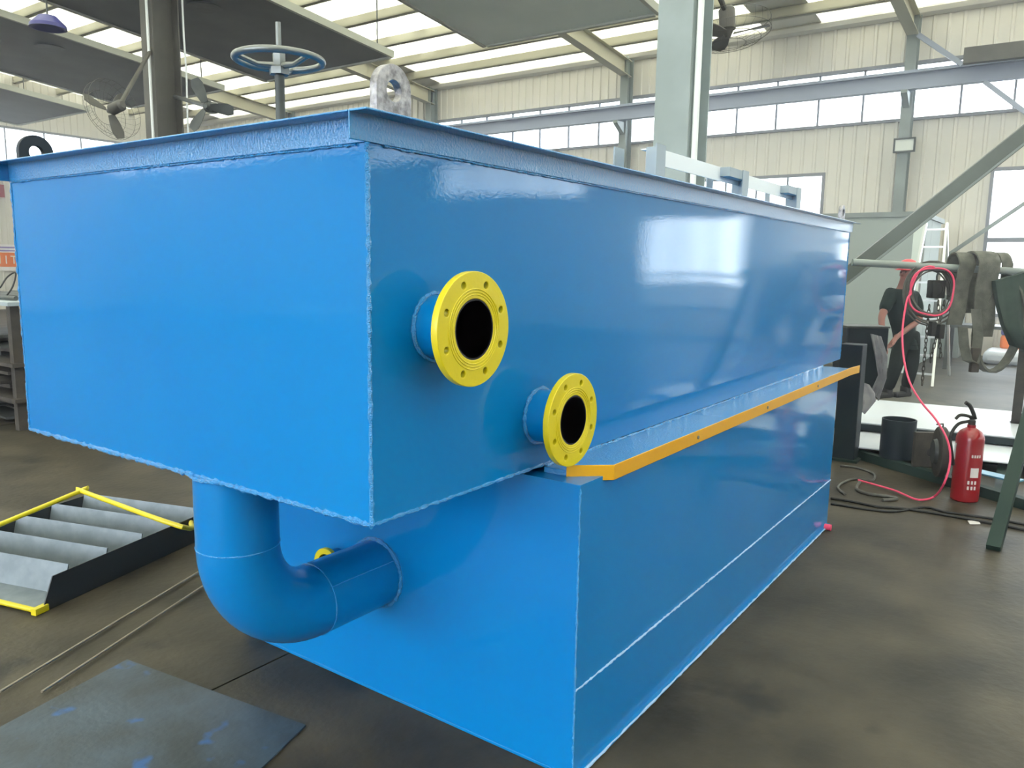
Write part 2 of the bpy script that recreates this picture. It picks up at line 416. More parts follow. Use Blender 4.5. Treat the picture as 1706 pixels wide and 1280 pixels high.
# interior columns
rr = root('steel_column', 'large pale grey H column rising behind the blue tank, full height', 'column', (6.35, 2.05, 0))
ob('column_shaft', ibeam(MB(), (6.35,2.05,0), 7.6, .36, .5, .014, .02), COLP, rr)
ob('base_plate', MB().box((6.05,1.8,0),(6.65,2.3,.03)), COL, rr)
ob('conduit', MB().tube([(6.12,1.80,0),(6.12,1.80,7.4)], .03, 12), FLAT, rr, label='pale conduit clipped along the column')
rr = root('steel_column', 'dark brown-grey H column at left behind the tank rim', 'column', (6.2, 11.0, 0))
ob('column_shaft', ibeam(MB(), (6.2,11.0,0), 7.5, .34, .46, .014, .02), COLD, rr)
ob('base_plate', MB().box((5.9,10.75,0),(6.5,11.25,.03)), COLD, rr)
ob('conduit', MB().tube([(5.93,10.9,0),(5.93,10.9,6.6)], .022, 10), FLAT, rr)
ob('conduit', MB().tube([(6.43,10.7,0),(6.42,10.7,4.0),(6.45,10.72,4.6),(6.42,10.7,5.2),(6.42,10.7,6.6)], .015, 10), FLAT, rr)

# suspended hood panels, parallel to the roof slope
def hood(lb, x0, x1, y0, y1, mtl, discs, rods):
    z = lambda x: 5.776 + .1*(10.8-x)
    rr = root('hood_panel', lb, 'hood', ((x0+x1)/2, (y0+y1)/2, z((x0+x1)/2)))
    ob('hood_plate', MB().prism([(x0,y0,z(x0)),(x1,y0,z(x1)),(x1,y1,z(x1)),(x0,y1,z(x0))], (0,0,.03)), mtl, rr)
    t, h = .07, .13
    for a,b in (((x0,y0),(x1,y0)),((x0,y1),(x1,y1))):
        ob('edge_angle', MB().bar((a[0],a[1],z(a[0])+h/2-.03),(b[0],b[1],z(b[0])+h/2-.03), t, h), EDGE, rr)
    for x in (x0,x1): ob('edge_angle', MB().bar((x,y0+t,z(x)+h/2-.03),(x,y1-t,z(x)+h/2-.03), t, h), EDGE, rr)
    for (x,y,r_) in discs: ob('hatch', MB().lathe([(r_,-.02),(r_,.0),(r_*.8,.0),(r_*.8,-.012)], (x,y,z(x)-.005)), DSTEEL, rr)
    for (x,y) in rods: ob('hanger_rod', MB().tube([(x,y,z(x)),(x,y,roofz(x)-.05)], .013, 8), DSTEEL, rr)
    return rr
hood('large dark hood panel hanging above the hand wheel, one corner near the lifting lug', 5.2, 10.78, 10.3, 14.3, PANEL, [(7.5,11.7,.3)], [(10.5,10.45),(7.9,10.45),(10.5,14.1)])
hood('dark hood panel at upper left, second from the hand wheel, left of the brown column', 5.0, 10.8, 15.95, 20.1, PANEL, [(7.3,17.0,.3)], [(10.3,16.1),(9.3,16.1)])
hood('pale green-grey hood panel overhead at top centre, left of the big pale column', 6.0, 11.08, 4.62, 8.2, PANELL, [], [(10.8,5.0)])
hood('farthest left hood panel, low above the left strip window', 7.4, 10.5, 21.8, 26.2, PANEL, [], [(8.9,22.0)])

# thin diagonal roof ties and brace beams near the upper right
def strut(name, a, b, w, h, m, label, cat='brace', kind='bar', group=None):
    mb = MB().bar(a, b, w, h) if kind == 'bar' else MB().tube([a, b], w/2, 10)
    return tag(ob(name, mb, m), label, cat, group)
strut('tie_brace', (16.300, 1.622, 6.192), (16.300, 0.811, 5.534), .09, .09, BEAMG, 'short sloping grey tie running down right from the wall column top')
strut('tie_brace', (16.200, 0.416, 5.165), (16.200, -0.320, 4.515), .08, .08, BEAMG, 'thin sloping tie crossing the strip window near the right edge')
strut('tie_brace', (16.600, 0.862, 1.928), (16.600, -0.517, 3.046), .07, .07, COL, 'slender brace rising to the right in front of the tall window')
strut('hanging_beam', (16.000, 0.767, 5.615), (16.000, -0.651, 5.605), .15, .28, COLD, 'dull brownish beam end above the strip window at upper right', 'beam')

# square light panel and fan on the wall column
rr = root('flood_light', 'square framed light panel fixed to the wall column', 'lamp', (16.500, 1.735, 4.179))
c = V((16.500, 1.733, 4.156))
ob('lamp_frame', MB().box(c+V(-.05,-.20,-.14), c+V(.02,.20,-.11)).box(c+V(-.05,-.20,.11), c+V(.02,.20,.14)).box(c+V(-.05,-.20,-.11), c+V(.02,-.17,.11)).box(c+V(-.05,.17,-.11), c+V(.02,.20,.11)), DSTEEL, rr)
ob('lamp_face', MB().box(c+V(-.03,-.17,-.11), c+V(-.01,.17,.11)), BURL, rr)
ob('lamp_arm', MB().box(c+V(-.01,-.04,-.05), c+V(.12,.04,.05)), DSTEEL, rr)
def fan(name, label, c, rad, axis, m, cage=True, stemto=None, ph=0, cat='fan'):
    c = V(c); ax = V(axis).normalized(); u = ax.orthogonal().normalized(); w = ax.cross(u)
    rr = root(name, label, cat, c)
    ob('motor', MB().tube([c-ax*rad*.1, c-ax*.02, c+ax*rad*.42, c+ax*rad*.5], [rad*.1, rad*.19, rad*.19, rad*.12], 16), m, rr)
    ob('hub', MB().tube([c-ax*rad*.24, c-ax*rad*.1], [rad*.06, rad*.13], 14), m, rr)
    for k in range(3):
        t = 2*PI*k/3+ph; d = u*math.cos(t)+w*math.sin(t); s = ax.cross(d)
        vs = []
        for q, wd, tw in ((.14,.10,.5),(.45,.17,.35),(.75,.2,.25),(.95,.13,.2)):
            e = (s*math.cos(tw)+ax*math.sin(tw))*rad*wd
            for sg in (-1,1):
                for th in (-1,1): vs.append(c - ax*rad*.16 + d*rad*q + sg*e + ax*th*.006)
        fs = [(0,1,3,2),(12,14,15,13)]
        for i in range(3):
            a = 4*i; fs += [(a,a+4,a+5,a+1),(a+2,a+3,a+7,a+6),(a,a+2,a+6,a+4),(a+1,a+5,a+7,a+3)]
        ob('blade', MB().add(vs, fs), m, rr)
    if cage:
        mb = MB()
        for q, h in ((1.0,-.15),(.75,-.32),(.4,-.4),(1.0,.12)):
            mb.tube([c+ax*rad*h+(u*math.cos(2*PI*k/36)+w*math.sin(2*PI*k/36))*rad*q for k in range(36)], .003, 5, closed=True)
        for k in range(28):
            t = 2*PI*k/28; d = u*math.cos(t)+w*math.sin(t)
            mb.tube([c+ax*rad*.12+d*rad, c-ax*rad*.15+d*rad, c-ax*rad*.32+d*rad*.75, c-ax*rad*.4+d*rad*.4], .0016, 4)
        ob('cage', mb, m, rr)
    if stemto: ob('mounting_arm', MB().tube([c+ax*rad*.3, stemto], .03, 8), m, rr)
    return rr
fan('industrial_fan', 'dark three-blade fan seen above the tank rim, right of the brown column', (4.658, 7.495, 3.511), .36, (.9,.5,.1), DSTEEL, cage=False, stemto=(6.37,10.95,4.3), ph=.5)
fan('industrial_fan', 'caged fan mounted high on the right of the big pale column', (7.429, 2.038, 4.257), .46, (.05,.12,1), COLD, cage=True, stemto=(6.5,2.1,5.0), ph=2)
fan('industrial_fan', 'caged fan mounted at left of the brown column under the hood panels', (4.855, 10.079, 3.770), .42, (.2,-.9,.25), COLD, cage=True, stemto=(6.05,11.0,5.0), ph=1)
# blue lamp under the upper left
rr = root('high_bay_lamp', 'blue round lamp housing hanging at the upper left corner between hoods', 'lamp', (4.605, 11.276, 5.012))
c = V((4.605, 11.276, 5.012))
ob('lamp_housing', MB().lathe([(.02,.16),(.12,.14),(.24,.02),(.25,-.03),(.22,-.03),(.1,.08)], c, 'Z', 28), LAMPB, rr)
ob('hanger', MB().tube([c+V(0,0,.15), (c.x,c.y,roofz(c.x)-.1)], .012, 6), DSTEEL, rr)

# ------------------------------------------------------------------ the blue flotation tank
T = root('flotation_tank', 'large glossy blue steel tank, wider upper box overhanging a lower box on the floor', 'tank', (2.3, .9, 0))
L_, W_, ZB, ZT = 4.70, 1.807, 1.005, 1.97
X0, Y0, LB = .704, -.177, 3.90
def openbox(a, b, t, depth):
    x0,y0,z0 = a; x1,y1,z1 = b
    vs = [(x0,y0,z0),(x1,y0,z0),(x1,y1,z0),(x0,y1,z0),(x0,y0,z1),(x1,y0,z1),(x1,y1,z1),(x0,y1,z1),
          (x0+t,y0+t,z1),(x1-t,y0+t,z1),(x1-t,y1-t,z1),(x0+t,y1-t,z1),(x0+t,y0+t,z1-depth),(x1-t,y0+t,z1-depth),(x1-t,y1-t,z1-depth),(x0+t,y1-t,z1-depth)]
    fs = [(0,3,2,1),(0,1,5,4),(1,2,6,5),(2,3,7,6),(3,0,4,7),(4,5,9,8),(5,6,10,9),(6,7,11,10),(7,4,8,11),(8,9,13,12),(9,10,14,13),(10,11,15,14),(11,8,12,15),(12,13,14,15)]
    return MB().add(vs, fs)
# plates bow a little between welds: subdivided faces with a faint bulge
def wavy_box(a, b, amp, n=26):
    (x0,y0,z0),(x1,y1,z1) = a, b; mb = MB()
    def face(o, du, dv, nn, nu, nv):
        o, du, dv, nn = V(o), V(du), V(dv), V(nn); vs = []; fs = []
        for j in range(nv+1):
            for i in range(nu+1):
                u, v = i/nu, j/nv; e = min(1, 8*min(u,1-u,v,1-v))
                h = amp*e*(math.sin(u*nu*.55+v*3.1)*.5 + math.sin(v*nv*.7+u*9.7+1)*.4 + math.sin(u*23+v*5)*.3)
                vs.append(o+du*u+dv*v+nn*h)
        for j in range(nv):
            for i in range(nu): k = j*(nu+1)+i; fs.append((k,k+1,k+nu+2,k+nu+1))
        mb.add(vs, fs)
    nx, ny, nz = max(2,int((x1-x0)*9)), max(2,int((y1-y0)*9)), max(2,int((z1-z0)*9))
    face((x0,y0,z0),(x1-x0,0,0),(0,0,z1-z0),(0,-1,0),nx,nz)
    face((x1,y1,z0),(x0-x1,0,0),(0,0,z1-z0),(0,1,0),nx,nz)
    face((x0,y1,z0),(0,y0-y1,0),(0,0,z1-z0),(-1,0,0),ny,nz)
    face((x1,y0,z0),(0,y1-y0,0),(0,0,z1-z0),(1,0,0),ny,nz)
    face((x0,y1,z0),(x1-x0,0,0),(0,y0-y1,0),(0,0,-1),nx,ny)
    return mb
ub = wavy_box((0,0,ZB),(L_,W_,ZT-.01),.0012)
ub.add([(0,0,ZT-.01),(L_,0,ZT-.01),(L_,W_,ZT-.01),(0,W_,ZT-.01),(.01,.01,ZT-.01),(L_-.01,.01,ZT-.01),(L_-.01,W_-.01,ZT-.01),(.01,W_-.01,ZT-.01),
        (.01,.01,ZT-.35),(L_-.01,.01,ZT-.35),(L_-.01,W_-.01,ZT-.35),(.01,W_-.01,ZT-.35)],
       [(0,1,5,4),(1,2,6,5),(2,3,7,6),(3,0,4,7),(4,5,9,8),(5,6,10,9),(6,7,11,10),(7,4,8,11),(8,9,10,11)])
ob('upper_box', ub, BLUE, T, angle=40)
lb = wavy_box((X0,Y0,.012),(LB,1.52,ZB-.025),.0012); lb.add([(X0,Y0,ZB-.025),(LB,Y0,ZB-.025),(LB,1.52,ZB-.025),(X0,1.52,ZB-.025)],[(0,1,2,3)]); ob('lower_box', lb, BLUE, T, angle=40)
ob('base_plate', MB().box((X0-.004,Y0-.016,0),(LB+.01,1.53,.012)), BLUE, T, bevel=.002)
# ledge plate with chamfered corner, and yellow kick plate
ZL = 1.0
led = [(.77,0),(.77,-.085),(.87,-.2),(4.24,-.2),(4.24,0)]
ob('ledge_plate', MB().prism([(x,y,.978) for x,y in led], (0,0,.02)), RIMP, T, bevel=.002)
def wall_strip(pts, t, z0, z1):
    mb = MB(); P = [V(x,y,0) for x,y in pts]; n = len(P); nr = []
    for i in range(n):
        d = V(0,0,0)
        if i: d += (P[i]-P[i-1]).normalized()
        if i < n-1: d += (P[i+1]-P[i]).normalized()
        d.normalize(); nr.append(V(d.y,-d.x,0))
    vs = [q for p_, k in zip(P, nr) for q in ((p_.x,p_.y,z0),(p_.x+k.x*t,p_.y+k.y*t,z0),(p_.x+k.x*t,p_.y+k.y*t,z1),(p_.x,p_.y,z1))]
    fs = [(0,1,2,3),(4*n-4,4*n-1,4*n-2,4*n-3)]
    for i in range(n-1):
        for k in range(4): fs.append((4*i+k,4*i+(k+1)%4,4*i+4+(k+1)%4,4*i+4+k))
    return mb.add(vs, fs)
kp = ob('kick_plate', wall_strip([(.77,-.085),(.87,-.2),(4.12,-.2),(4.3,-.215)], .005, .966, 1.016), YEL2, T, bevel=.0015, label='amber yellow kick strip along the ledge edge')
for x in (1.55, 2.4, 3.3): ob('bolt_head', MB().lathe([(.007,0),(.007,-.004),(.0,-.005)], (x,-.2065,.99), 'Y', 10), CHROME, kp)
# rim of steel angle: vertical leg against the box, horizontal leg outwards at the top
RZ0, RZ1, LEG = 1.913, 1.976, .058
def angle_bar(a, b, out, ea=0, eb=0):
    a = V(a); b = V(b); d = (b-a).normalized(); a = a-d*ea; b = b+d*eb; o = V(out); t = .005
    m = MB().obox((a+b)/2+o*(t/2+.001)+V(0,0,(RZ0+RZ1)/2), (b-a)/2, o*t/2, V(0,0,(RZ1-RZ0)/2))
    m.obox((a+b)/2+o*(t+(LEG-t)/2+.001)+V(0,0,RZ1-t/2), (b-a)/2, o*(LEG-t)/2, V(0,0,t/2)); return m
ob('rim_angle', angle_bar((0,0,0),(L_,0,0),(0,-1,0),LEG,LEG), RIMP, T, bevel=.0015)
ob('rim_angle', angle_bar((0,W_,0),(L_,W_,0),(0,1,0),LEG,LEG), RIMP, T, bevel=.0015)
ob('rim_angle', angle_bar((0,W_,0),(0,0,0),(-1,0,0),0,0), RIMP, T, bevel=.0015)
ob('rim_angle', angle_bar((L_,0,0),(L_,W_,0),(1,0,0),0,0), RIMP, T, bevel=.0015)
# weld beads
def bead(a, b, r=.0045, m=BEAD, step=.011, jit=.45, gap=0):
    a = V(a); b = V(b); n = max(3,int((b-a).length/step)); mb = MB(); path = []
    for i in range(n+1):
        path.append(a.lerp(b,i/n)+V(*(random.uniform(-.0012,.0012) for _ in range(3))))
    return mb.tube(path, [r*(1+random.uniform(-jit,jit)) for _ in path], 7)
for a,b,r_ in (((0,0,ZB),(0,W_,ZB),.0075),((0,0,ZB),(X0+.1,0,ZB),.005),((0,0,ZB),(0,0,RZ0),.0055),((0,W_,ZB),(0,W_,RZ0),.0045),
             ((X0,Y0,.012),(X0,Y0,.97),.0035),((.78,-.004,1.0),(4.2,-.004,1.0),.005),((L_,0,ZB),(L_,0,RZ0),.004)):
    ob('weld_bead', bead(a,b,r_), BEAD, T)
ob('weld_bead', bead((X0,Y0-.002,.305),(LB,Y0-.002,.305),.0035), SEAM, T, label='thin horizontal weld line low on the long side, its highlight painted whitish')
ob('weld_bead', bead((X0,Y0-.016,.01),(LB,Y0-.016,.01),.004,step=.03), SEAM, T, label='pale weld line along the bottom edge')
for a,b in (((.05,-.004,RZ0-.003),(L_,-.004,RZ0-.003)),((-.004,.03,RZ0-.003),(-.004,W_,RZ0-.003))): ob('weld_bead', bead(a,b,.003), BEAD, T)
# flanged nozzles on the long side
MY = lambda x,y,z: Matrix.Translation((x,y,z)) @ Matrix.Rotation(R(90),4,'X')
def nozzle(x, z, d, r_o=.143, r_p=.084, r_b=.079, ph=PI/8, out=-1):
    y = out*d
    pp = ob('nozzle_pipe', MB().lathe([(r_p,0),(r_p,y-out*.012),(r_b-.004,y-out*.012),(r_b-.004,0)], (x,0,z), 'Y', 48), BLUE, T)
    loops = [circ(0,0,r_o,72), circ(0,0,r_b,48)] + [circ(.118*math.cos(ph+k*PI/4), .118*math.sin(ph+k*PI/4), .0115, 16) for k in range(8)]
    fl = place('flange', holed('flange', loops, .016, YEL, MY(x,y-out*.008,z), .002), pp); fl['label'] = 'round yellow flange with eight bolt holes'
    rg = MB()
    for q in (.087,.094,.101): rg.tube([(x+q*math.cos(2*PI*k/60), y+out*.0022, z+q*math.sin(2*PI*k/60)) for k in range(60)], .0016, 6, closed=True)
    ob('raised_ring', rg, YEL, pp)
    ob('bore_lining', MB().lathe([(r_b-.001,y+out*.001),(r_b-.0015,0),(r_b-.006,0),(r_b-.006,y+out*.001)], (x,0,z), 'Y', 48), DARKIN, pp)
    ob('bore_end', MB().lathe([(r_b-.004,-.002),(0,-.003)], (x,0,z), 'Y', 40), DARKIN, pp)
    ob('weld_ring', MB().tube([(x+(r_p+.003)*math.cos(2*PI*k/70), -.004, z+(r_p+.003)*math.sin(2*PI*k/70)) for k in range(70)], .006, 7, jit=.35, closed=True), BEAD, pp)
nozzle(.235, 1.480, .13)
nozzle(.736, 1.172, .126, ph=PI/8+.05)
# elbow pipe from the underside of the upper box into the end of the lower box
px, py, pz, pr = .110, .700, .487, .1255; RB = .285
path = [(px,py,ZB)] + [(px,py,pz+RB)]
n = 16
for k in range(1, n+1):
    a = PI/2*k/n; path.append((px+RB-RB*math.cos(a), py, pz+RB-RB*math.sin(a)))
path.append((X0,py,pz))
ob('elbow_pipe', MB().tube([path[0],(px,py,.9)]+path[1:], pr, 56), BLUE, T, angle=60)
def ring_bead(c, ax, r, t, m=BEAD):
    c = V(c); ax = V(ax); u = ax.orthogonal().normalized(); w = ax.cross(u)
    return MB().tube([c+(u*math.cos(2*PI*k/90)+w*math.sin(2*PI*k/90))*r for k in range(90)], t, 6, jit=.4, closed=True)
ob('weld_ring', ring_bead((px,py,ZB-.003),(0,0,1),pr+.003,.006), BEAD, T)
ob('weld_ring', ring_bead((px,py,pz+RB),(0,0,1),pr,.002), BEAD, T)
ob('weld_ring', ring_bead((px+RB,py,pz),(1,0,0),pr,.0028), BEAD, T)
ob('weld_ring', ring_bead((X0-.004,py,pz),(1,0,0),pr+.004,.008), BEAD, T)
ob('weld_bead', bead((px+RB,py-pr*.82,pz+pr*.58),(X0,py-pr*.82,pz+pr*.58),.002,jit=.2), BEAD, T)
# small drain nozzle hidden behind the elbow
dx = X0; dy, dz = .905, .485
pp = ob('drain_pipe', MB().lathe([(.05,0),(.05,-.058),(.045,-.058),(.045,0)], (dx,dy,dz), 'X', 28), BLUE, T)
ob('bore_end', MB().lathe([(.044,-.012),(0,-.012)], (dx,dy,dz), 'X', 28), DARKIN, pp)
MXm = Matrix.Translation((dx-.06,dy,dz)) @ Matrix.Rotation(R(90),4,'Y')
place('flange', holed('flange', [circ(0,0,.066,48), circ(0,0,.046,36)], .014, YEL, MXm, .0015), pp)
# lifting lugs
def lug(x, y, m, w=.115, h=.17, t=.02, lb=None, rot=0):
    pts = [(-w/2,-.03),(w/2,-.03),(w/2,h-w/2)] + [(w/2*math.cos(a), h-w/2+w/2*math.sin(a)) for a in [PI*k/16 for k in range(1,16)]] + [(-w/2,h-w/2)]
    M = Matrix.Translation((x,y,RZ1)) @ Matrix.Rotation(rot,4,'Z') @ Matrix.Rotation(R(90),4,'X')
    o = place('lifting_lug', holed('lifting_lug', [pts, circ(0,h-w*.52,.027,28)], t, m, M, .002), T)
    if lb: o['label'] = lb
lug(.125, .045, GALV, h=.135, lb='mottled silver lifting lug at the near corner')
lug(.080, W_-.02, NAVY, h=.105, lb='dark blue lifting lug at the left corner')
lug(4.62, .045, GALV, h=.12, w=.10, lb='silver lifting lug at the far right corner')
lug(4.55, W_-.03, GALV, h=.12)
# hand wheel and stem
hx, hy, hz = .477, .90, 2.31
st = ob('valve_stem', MB().tube([(hx,hy,1.66),(hx,hy,2.27)], .016, 16), DSTEEL, T)
ob('stem_thread', MB().tube([(hx,hy,2.27),(hx,hy,2.43)], .009, 12), CHROME, T)
ob('stem_nut', MB().lathe([(.034,2.262),(.034,2.285),(.022,2.29),(.022,2.33),(.0,2.332)], (hx,hy,0), 'Z', 6), CHROME, T)
ob('stem_bracket', MB().box((hx-.03,.02,1.64),(hx+.03,W_-.02,1.67)), BLUE, T)
wh = MB().tube([(hx+.142*math.cos(2*PI*k/56), hy+.142*math.sin(2*PI*k/56), hz) for k in range(56)], .0115, 12, closed=True)
for k in range(3):
    t = 2*PI*k/3+.6; d = V(math.cos(t),math.sin(t),0)
    wh.tube([V(hx,hy,hz-.02)+d*.015, V(hx,hy,hz-.022)+d*.07, V(hx,hy,hz)+d*.14], [.012,.009,.009], 8)
ob('hand_wheel', wh, CHROME, T)
# drive frame standing on the far part of the long side
for x in (2.19, 3.36, 4.46):
    ob('frame_post', MB().box((x-.05,.3,1.80),(x+.05,.306,2.214)).box((x+.044,.306,1.80),(x+.05,.40,2.214)), FRAMEG, T)
    ob('frame_post', MB().box((x-.05,.52,1.80),(x+.05,.526,2.214)), FRAMEG, T)
ob('frame_beam', MB().box((2.26,.36,2.135),(4.6,.366,2.212)).box((2.26,.366,2.206),(4.6,.44,2.212)), FLAT, T, label='pale flat bar bridging the grey posts')
for x in (3.20, 4.32): ob('frame_bracket', MB().bar((x-.1,.335,2.185),(x+.2,.335,2.185), .06, .05), FRAMEG, T)
ob('cross_bearer', MB().box((2.1,.01,1.79),(4.6,.6,1.80)), BLUE, T)
ob('foot_plug', MB().tube([(3.80,Y0-.05,.02),(3.80,Y0-.01,.02)], .02, 14), PINK, T, label='small pink plug at the far bottom corner')

# ------------------------------------------------------------------ floor objects at the left
# steel plate with paint spots
a, b, c = V((0.253, 1.693, 0.000)), V((0.383, 0.736, 0.000)), V((0.149, 0.664, -0.000))
d1 = (a-b); d2 = (c-b).normalized()
q = [b, b+d1*1.0, b+d1*1.0+d2*1.3+d1*.12, b+d2*1.3]
tag(ob('steel_sheet', MB().prism([(v.x,v.y,.003) for v in q], (0,0,.006)), PLATE), 'flat blue-grey steel sheet with blue paint spots lying on the floor at lower left', 'sheet')
for i, (p0, p1, lb) in enumerate((((-0.169, 1.827, 0.000), (1.070, 2.331, 0.000), 'thin bare steel rod on the floor, the one nearer the stairs'), ((-0.075, 1.701, 0.000), (1.018, 2.167, 0.000), 'thin bare steel rod on the floor, the one touching the spotted sheet'))):
    p0 = V(p0); p1 = V(p1); e = (p1-p0)
    tag(ob('steel_rod', MB().tube([p0+V(0,0,.012), p1+e*.3+V(0,0,.012)], .0055, 8), ROD), lb, 'rod')

# steel stairs lying on the floor
A0, A1 = V((0.254, 2.442, 0.000)), V((1.241, 2.740, 0.000)); dirn = (A1-A0).normalized(); nrm = V(-dirn.y, dirn.x, 0)
A1 = A0 + dirn*2.0
B0 = V((1.253, 3.715, 0.000)); wid = (B0-A0).dot(nrm); H = .155
rr = root('steel_stairs', 'short grey steel stairs with yellow tube rails lying on the floor', 'stairs', (A0+A1)/2+nrm*wid/2)
def stringer(o, e0, e1):
    m = MB().prism([o+dirn*e0+V(0,0,.0), o+dirn*(e1)+V(0,0,0), o+dirn*(e1)+V(0,0,H), o+dirn*(e0+.07)+V(0,0,H)], nrm*.006)
    m.prism([o+dirn*e0+V(0,0,0), o+dirn*e1, o+dirn*e1+nrm*.05, o+dirn*e0+nrm*.05], (0,0,.006)); return m
ob('stringer', stringer(A0,0,1.95), STRINGER, rr, label='dark near side stringer')
ob('stringer', stringer(A0+nrm*wid,-.25,1.2), STRINGER, rr)
for k in range(5):
    s0 = -.02 + k*.235
    p = A0+dirn*s0+nrm*.012; w_ = nrm*(wid-.024)
    ob('stair_tread', MB().prism([p+dirn*.0+V(0,0,.02), p+dirn*.155+V(0,0,.03), p+dirn*.195+V(0,0,.175), p+dirn*.189+V(0,0,.177), p+dirn*.150+V(0,0,.037), p+V(0,0,.026)], w_), TREAD, rr)
r0, r1, r2 = V((0.298, 2.940, 0.316)), V((0.695, 2.927, 0.402)), V((0.773, 2.105, 0.351))
r0 = r0 + (r0-r1)*.9
ob('rail_tube', MB().tube(bez([r0, r1+(r0-r1)*.03, r1, r1+(r2-r1)*.03, r2, V(A0+dirn*1.0+V(0,0,.13))], 5), .0125, 12), YEL, rr, label='yellow bent rail tube on the far side')
r3 = V((0.233, 2.440, 0.020)); r4 = V((0.136, 2.582, 0.060)); 
ob('rail_tube', MB().tube([r3, r4, r4+(r4-r3)*1.6], .0125, 12), YEL, rr, label='yellow tube at the near end')
ob('rail_foot', MB().bar(r3+dirn*-.02, r3+dirn*.05, .03, .03), YEL, rr)

# steel stock stacked on a rack at far left
o0 = V((2.073, 6.789, 0.000)); ox, oy = o0.x-.05, o0.y
rk = root('stock_rack', 'low dark rack of scrap steel beside the tank at the far left edge', 'rack', (ox+.6, oy+.8, 0))
rz = random.Random(3)
for (x,y) in ((ox,oy+.05),(ox+1.2,oy+.05),(ox,oy+2.0),(ox+1.2,oy+2.0)):
    ob('rack_post', MB().box((x-.04,y-.04,0),(x+.04,y+.04,1.22)), RUST, rk)
for z in (.28,.62,1.2):
    ob('rack_shelf', MB().box((ox-.08,oy-.05,z),(ox+1.28,oy+2.1,z+.035)), FRAMEG if z > 1 else RUST, rk, label='pale grey rack top' if z > 1 else None)
for i in range(16):
    lvl = [.035,.32,.66][i%3]; zz = lvl + .03 + .045*(i//3); aa = rz.uniform(-.12,.12)
    cx, cy = ox+.6+rz.uniform(-.15,.1), oy+1.0+rz.uniform(-.1,.1); ln = rz.uniform(.45,.6)
    mb = MB(); dx_ = V(math.cos(aa),math.sin(aa),0); 
    w_, h_ = rz.uniform(.25,.8), rz.choice([.018,.03,.04])
    mb.obox((cx,cy,zz), dx_*ln, V(-dx_.y,dx_.x,0)*w_, V(0,0,h_/2))
    mb.obox(V(cx,cy,zz)-V(-dx_.y,dx_.x,0)*w_, dx_*ln, V(0,0,.001), V(-dx_.y,dx_.x,0)*.006+V(0,0,.012))
    tag(ob('steel_offcut', mb, RUST if i%2 else DSTEEL), 'dark flat steel offcut lying in the scrap rack at far left', 'offcut', 'steel offcuts stacked in the left rack')
for i in range(5):
    mb = MB().tube([(ox+.1+.2*i,oy+.2,1.26),(ox+.15+.2*i,oy+1.9,1.26)], .022, 10)
    tag(ob('steel_bar', mb, DSTEEL), 'round dark bar lying on top of the scrap rack at far left', 'bar', 'bars lying on the left rack top')
cw = [(2.221, 7.572, 1.343), (2.276, 7.523, 1.453), (2.330, 7.457, 1.496), (2.292, 7.472, 1.345), (2.221, 7.540, 1.222)]
tag(ob('wire_loop', MB().tube(bez(cw,6), .008, 6), BLACK), 'looped dark wire above the scrap rack at far left', 'wire')
# banners on the left wall
def flatbox(name, a, b, m, parent=None): return ob(name, MB().box(a,b), m, parent)
bn = tag(flatbox('banner', (6.0,YL-.07,3.60),(10.33,YL-.05,4.0), REDB), 'dark red banner strip high on the left wall, cut by the tank edge', 'banner')
bs = root('banner', 'white and orange banner low on the left wall', 'banner', (8, YL-.06, 1.3))
flatbox('banner_sheet', (5.6,YL-.07,1.25),(10.75,YL-.05,2.1), WHITEB, bs)
flatbox('purple_line', (5.6,YL-.075,1.98),(10.75,YL-.071,2.03), PURPLE, bs); flatbox('purple_line', (5.6,YL-.075,1.88),(10.75,YL-.071,1.92), PURPLE, bs)
flatbox('orange_band', (5.6,YL-.078,1.38),(10.75,YL-.071,1.84), ORANGE, bs)
def letter(x, kind):
    m = MB(); z0, z1 = 1.48, 1.74; w = .2; t = .035; y0, y1 = YL-.084, YL-.079
    if kind == 'E': m.box((x,y0,z0),(x+t,y1,z1)); [m.box((x+t,y0,z),(x+w,y1,z+t)) for z in (z0,(z0+z1-t)/2,z1-t)]
    if kind == 'O': m.box((x,y0,z0),(x+t,y1,z1)); m.box((x+w-t,y0,z0),(x+w,y1,z1)); m.box((x+t,y0,z0),(x+w-t,y1,z0+t)); m.box((x+t,y0,z1-t),(x+w-t,y1,z1)); m.box((x+t,y0,(z0+z1-t)/2),(x+w-t,y1,(z0+z1+t)/2))
    if kind == 'I': m.box((x+.08,y0,z0),(x+.115,y1,z1))
    if kind == 'T': m.box((x+.08,y0,z0),(x+.115,y1,z1-t)); m.box((x,y0,z1-t),(x+w,y1,z1))
    return m
for x, k in ((9.55,'T'),(9.85,'O'),(10.12,'I'),(10.35,'T')): ob('letter', letter(x,k), WHITEB, bs)

# ------------------------------------------------------------------ right-hand background
# booth with pale post
bx0, bx1 = 13.2, 15.6
b1 = V((13.200, 0.775, 2.623)); b1.z = 0; btop = (13.200, 0.775, 2.623)[2]
rr = root('paint_booth', 'grey sheet-metal booth standing behind the worker', 'booth', ((bx0+bx1)/2, b1.y+2.2, 0))
for k in range(4): ob('booth_panel', MB().box((bx0, b1.y+.12+k*1.15, .02),(bx0+.04, b1.y+.12+(k+1)*1.15-.01, btop-.08)), BOOTH, rr)
for k in range(2): ob('booth_panel', MB().box((bx0+.1+k*1.1, b1.y+.04, .02),(bx0+.1+(k+1)*1.1-.01, b1.y+.08, btop-.08)), BOOTH, rr)
ob('booth_roof', MB().box((bx0-.03,b1.y,btop-.08),(bx1,b1.y+4.75,btop)), COL, rr)
ob('corner_post', MB().box((bx0-.06,b1.y-.02,0),(bx0+.02,b1.y+.13,btop-.1)), BOOTHL, rr, label='pale green-white corner post')
